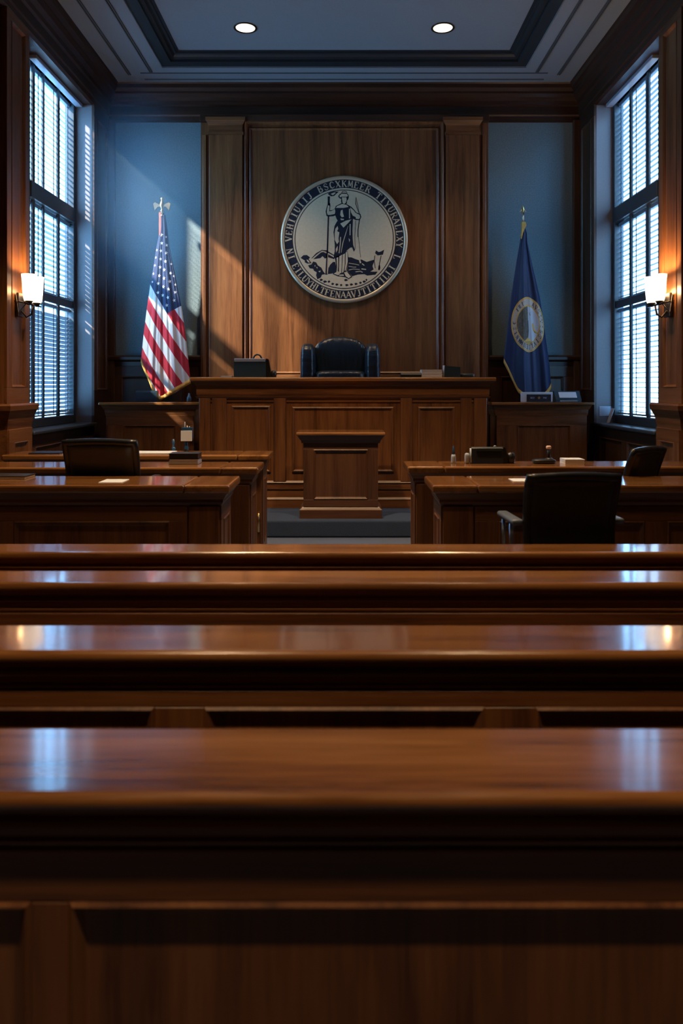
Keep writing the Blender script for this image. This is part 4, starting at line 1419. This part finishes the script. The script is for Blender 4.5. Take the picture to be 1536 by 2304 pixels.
# ------------------------------------------------------------------ office chairs
def office_chair(label, loc, rotz, w, top, seat, arms, arm_z=0.95, lean=-0.10, th=0.045, arm_mat=M_LITARM, corner=-0.008):
    """faces +Y, the back of the backrest towards -Y; loc = floor point under the seat's middle"""
    r = thing('office_chair', label, 'chair', loc, rotz, 'black leather chairs at the desks')
    zb = seat + 0.02
    h = top - zb
    yb = -0.22
    b = MB()
    # backrest: padded slab, slightly waisted, tipped back, corners rounded
    nu, nv = 20, 18
    vs, fs = [], []
    for side in (0, 1):
        for j in range(nv + 1):
            t = j / nv
            for i in range(nu + 1):
                u = -1 + 2 * i / nu
                hw = w / 2 * (0.93 + 0.07 * t)
                x = u * hw
                # crowned top edge with soft corners
                zz = zb + h * t - (0.012 * t * t * u * u) - (corner * t ** 6 * abs(u) ** 14)
                edge = (1 - abs(u) ** 8) * (1 - abs(2 * t - 1) ** 10)
                bulge = th * (0.45 + 0.55 * edge)
                y = yb + lean * (h * t) + (bulge if side else -bulge * 0.8) + 0.05 * math.sin(PI * t)
                vs.append((x, y, zz))
    n1 = (nu + 1) * (nv + 1)
    for side in (0, 1):
        for j in range(nv):
            for i in range(nu):
                a = side * n1 + j * (nu + 1) + i
                fs.append((a, a + 1, a + nu + 2, a + nu + 1))
    rimidx = [i for i in range(nu + 1)] + [j * (nu + 1) + nu for j in range(1, nv + 1)] + [nv * (nu + 1) + i for i in range(nu - 1, -1, -1)] + [j * (nu + 1) for j in range(nv - 1, 0, -1)]
    for k in range(len(rimidx)):
        a, c = rimidx[k], rimidx[(k + 1) % len(rimidx)]
        fs.append((a, c, n1 + c, n1 + a))
    b.add(vs, fs, 0, True)
    back = b.link('backrest', M_LEATHER2, r, local=True)
    # piping round the back
    pts = []
    for k in rimidx:
        p, q = Vector(vs[k]), Vector(vs[n1 + k])
        pts.append((p * 0.55 + q * 0.45))
    b = MB()
    b.tube(pts, th * 0.62, 8, closed=True)
    pp = b.link('edge_roll', M_LEATHER2, r, local=True)
    pp.parent = back
    MB().cushion((0, 0.01, seat), (w / 2 * 0.92, 0.22, 0.055), 0.4, 32, 12).link('seat', M_LEATHER2, r, local=True)
    b = MB()
    b.box(-0.03, 0.03, yb - 0.02, 0.05, seat - 0.10, seat - 0.05, 0.008)
    b.tube([(0, yb - 0.005, seat - 0.08), (0, yb - 0.035, seat + 0.14)], 0.018, 10)
    b.link('back_bracket', M_STEEL, r, local=True)
    MB().lathe([(0.0, 0.075), (0.035, 0.075), (0.035, 0.25), (0.022, 0.255), (0.022, seat - 0.06), (0.0, seat - 0.06)], (0, 0.02, 0), 18).link('gas_lift', M_STEEL, r, local=True)
    for k in range(5):
        q = 2 * PI * k / 5 + 0.3
        c, s = math.cos(q), math.sin(q)
        L = 0.21
        b = MB()
        b.tube([(0.02 * c, 0.02 + 0.02 * s, 0.10), (L * c, 0.02 + L * s, 0.062)], [0.022, 0.014], 8)
        lg = b.link('leg', M_STEEL, r, local=True)
        b = MB()
        b.lathe([(0.0, -0.012), (0.024, -0.012), (0.024, 0.012), (0.0, 0.012)], (L * c, 0.02 + L * s, 0.026), 14, 'X')
        cst = b.link('caster', M_BLACK, r, local=True)
        cst.parent = lg
    if arms:
        for s in (-1, 1):
            xx = s * (w / 2 + 0.045)
            b = MB()
            b.box(xx - 0.035, xx + 0.035, -0.20, 0.14, arm_z - 0.035, arm_z, 0.016, seg=3)
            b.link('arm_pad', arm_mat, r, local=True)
            b = MB()
            b.tube([(xx, 0.10, arm_z - 0.03), (xx, 0.10, seat - 0.04), (s * (w / 2 - 0.08), 0.06, seat - 0.06)], 0.013, 8)
            b.tube([(xx, -0.06, arm_z - 0.03), (xx, -0.06, seat - 0.02), (s * (w / 2 - 0.08), 0.0, seat - 0.06)], 0.013, 8)
            b.link('arm_support', M_STEEL, r, local=True)
    return r


office_chair('black leather chair with blue-lit arm pads in front of the nearest right desk', (1.285, 4.56, 0), math.radians(4), 0.51, 1.24, 0.70, True, arm_z=0.985)
office_chair('wide black leather chair between the nearest and middle left desks', (-1.78, 5.83, 0), math.radians(-3), 0.52, 1.345, 0.70, True, arm_z=1.06, arm_mat=M_BLACK)
office_chair('turned black leather chair at the right edge between the two right desks', (2.08, 5.80, 0), math.radians(38), 0.40, 1.285, 0.70, False)


# ------------------------------------------------------------------ pews
def pew(name, label, yf, yb, stiles, seat=True, grp='rows of wooden pews', z=0.95, rail_h=0.10):
    X = 3.2
    r = thing(name, label, 'pew' if seat else 'railing', (0, (yf + yb) / 2, 0), 0, grp)
    # polished cap with a rounded nose
    nose = [(yf + 0.012 + 0.016 * (1 - math.cos(q)) - 0.012, z - 0.016 + 0.016 * math.sin(q)) for q in [PI / 2 * (1 - k / 5) for k in range(11)]]
    nose = [(yf + 0.018 - 0.018 * math.cos(q), z - 0.018 + 0.018 * math.sin(q)) for q in [PI / 2 - PI * k / 10 for k in range(11)]]
    b = MB()
    b.prism(nose + [(yb, z - 0.036), (yb, z)], 'X', -X, X)
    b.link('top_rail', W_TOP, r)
    yp = yf + 0.075
    prof = [(yp + 0.02, z - 0.038), (yf + 0.030, z - 0.038), (yf + 0.032, z - 0.052), (yf + 0.048, z - 0.066), (yf + 0.040, z - 0.074), (yf + 0.036, z - 0.082), (yf + 0.042, z - 0.090),
            (yf + 0.058, z - 0.098), (yf + 0.060, z - 0.116), (yf + 0.052, z - 0.122), (yf + 0.054, z - 0.130), (yp - 0.012, z - 0.138), (yp + 0.02, z - 0.138)]
    MB().prism(prof, 'X', -X, X).link('moulding', W_X, r)
    MB().box(-X, X, yp, yp + 0.03, 0.03, z - 0.036).link('back_panel', W_Z, r)
    ed = [-X] + stiles + [X]
    opens = []
    for (a, c) in zip(ed, ed[1:]):
        a1 = a[1] if isinstance(a, tuple) else a + 0.1
        c0 = c[0] if isinstance(c, tuple) else c - 0.1
        opens.append((a1, c0))
    panelling(r, front(yp), -X, X, 0.05, z - 0.138, opens, (0.18, z - 0.138 - rail_h), proud=0.024)
    if seat:
        MB().box(-X + 0.04, X - 0.04, yp + 0.03, yp + 0.40, 0.40, 0.44, 0.012).link('seat', W_X, r)
        for s in (-1, 1):
            poly = [(yp, 0.0), (yp + 0.42, 0.0), (yp + 0.42, 0.40), (yp + 0.38, 0.56), (yp + 0.16, 0.64), (yp + 0.10, z - 0.04), (yp, z - 0.04)]
            MB().prism(poly, 'X', *sorted((s * (X - 0.045), s * X))).link('end_panel', W_Z, r)
        for xx in (-1.6, 0.0, 1.6):
            MB().box(xx - 0.02, xx + 0.02, yp + 0.03, yp + 0.34, 0.0, 0.40).link('seat_support', W_Z, r)
    else:
        for s in (-1, 1):
            MB().box(min(s * (X - 0.1), s * X), max(s * (X - 0.1), s * X), yp - 0.02, yp + 0.08, 0.0, z - 0.036).link('post', W_Z, r)
    return r


pew('bar_rail', 'farthest low wooden rail with glossy cap, directly before the desks', 3.646, 3.84, [(-1.4, -1.3), (1.3, 1.4)], seat=False, grp='barriers before the desks')
pew('wooden_pew', 'second glossy wooden row from the desks, just nearer than the bar rail', 3.077, 3.28, [(-1.62, -1.54), (1.7, 1.78)], rail_h=0.16)
pew('wooden_pew', 'third glossy wooden row from the desks, with two upright stiles showing', 2.278, 2.53, [(-0.585, -0.432), (0.432, 0.588)], rail_h=0.05)
pew('wooden_pew', 'nearest blurred wooden pew filling the bottom of the view', 1.478, 1.766, [(-0.634, -0.556), (1.35, 1.43)], rail_h=0.105)

# ------------------------------------------------------------------ window odds and ends
tag(MB().box(3.578, 3.782, 10.590, 10.5995, 1.34, 1.475, 0.001).link('paper_strip', M_GREYB), 'pale paper strip fixed across the right window jamb above the sill', 'notice')
tg = MB()
tg.prism([(3.63, 1.24), (3.635, 1.24), (3.705, 1.45), (3.70, 1.452)], 'Y', 10.36, 10.47)
tag(tg.link('hanging_tag', M_SCREEN), 'pale tag hanging over the sill of the right window', 'tag')

# ------------------------------------------------------------------ haze in the light
HC = Vector((-2.58, 9.7, 4.15))
hz = MB()
hz.cushion(tuple(HC), (0.95, 1.25, 1.9), 1.0, 32, 20, lean=0.0)
hz = hz.link('haze', bpy.data.materials.new('thin_haze'), origin=tuple(HC))
nt = hz.data.materials[0]
nt.use_nodes = True
nt = nt.node_tree
for n in list(nt.nodes):
    nt.nodes.remove(n)
o_ = nt.nodes.new('ShaderNodeOutputMaterial')
vs_ = nt.nodes.new('ShaderNodeVolumeScatter')
vs_.inputs['Color'].default_value = (0.45, 0.75, 1.0, 1)
vs_.inputs['Anisotropy'].default_value = 0.2
tc = N(nt, 'ShaderNodeTexCoord')
mp = N(nt, 'ShaderNodeMapping')
mp.inputs['Scale'].default_value = (1 / 0.95, 1 / 1.25, 1 / 1.9)
nt.links.new(tc.outputs['Object'], mp.inputs['Vector'])
gr = N(nt, 'ShaderNodeTexGradient', gradient_type='QUADRATIC_SPHERE')
nt.links.new(mp.outputs[0], gr.inputs['Vector'])
mu = N(nt, 'ShaderNodeMath', operation='MULTIPLY')
mu.inputs[1].default_value = 0.45
nt.links.new(gr.outputs[1], mu.inputs[0])
nt.links.new(mu.outputs[0], vs_.inputs['Density'])
nt.links.new(vs_.outputs[0], o_.inputs['Volume'])
tag(hz, 'thin bluish haze hanging in the light inside the left window', 'haze', kind='stuff')

# ------------------------------------------------------------------ outside, sun and sky
struct(MB().box(8.5, 9.0, 2, 22, -4, 7.5).link('added_outside_wall', M_OUT))  # added outside to dim the right window
w = bpy.data.worlds.new('sky')
SC.world = w
w.use_nodes = True
nt = w.node_tree
bg = nt.nodes['Background']
bg.inputs['Color'].default_value = (0.24, 0.57, 1.0, 1)
bg.inputs['Strength'].default_value = 20.0

sd = Vector((1.7, 1.0, -1.53)).normalized()
sun = light('sun', 'SUN', (-8, 4, 12), 32.0, (1.0, 0.86, 0.70))
sun.rotation_euler = (-sd).to_track_quat('Z', 'Y').to_euler()
sun.data.angle = math.radians(2.2)
for s in (-1, 1):
    p = light('window_portal', 'AREA', (s * 3.96, 9.78, 3.52), 1.0, (1, 1, 1), rot=(0, math.radians(-90) if s < 0 else math.radians(90), 0), shape='RECTANGLE', size=4.7, size_y=1.75)
    p.data.cycles.is_portal = True

# ------------------------------------------------------------------ camera
cam = bpy.data.cameras.new('camera')
co = bpy.data.objects.new('camera', cam)
COL.objects.link(co)
co.location = (0, 0, EYE)
co.rotation_euler = (PI / 2, 0, 0)
cam.sensor_fit = 'VERTICAL'
cam.sensor_height = 36.0
cam.sensor_width = 24.0
cam.lens = 36.0 * F / 2304
cam.shift_x = -6 / 2304
cam.shift_y = -282 / 2304
cam.clip_start = 0.05
cam.dof.use_dof = True
cam.dof.focus_distance = 9.8
cam.dof.aperture_fstop = cam.lens / 11.0
SC.camera = co

SC.view_settings.view_transform = 'Standard'
SC.view_settings.look = 'None'
SC.view_settings.gamma = 1
SC.view_settings.exposure = 0.0
cy_ = SC.cycles
cy_.use_denoising = True
cy_.use_adaptive_sampling = True
cy_.adaptive_threshold = 0.05
cy_.max_bounces = 6
cy_.diffuse_bounces = 3
cy_.glossy_bounces = 2
cy_.transmission_bounces = 4
cy_.volume_bounces = 0
cy_.transparent_max_bounces = 8
cy_.caustics_reflective = False
cy_.caustics_refractive = False
cy_.sample_clamp_indirect = 4.0
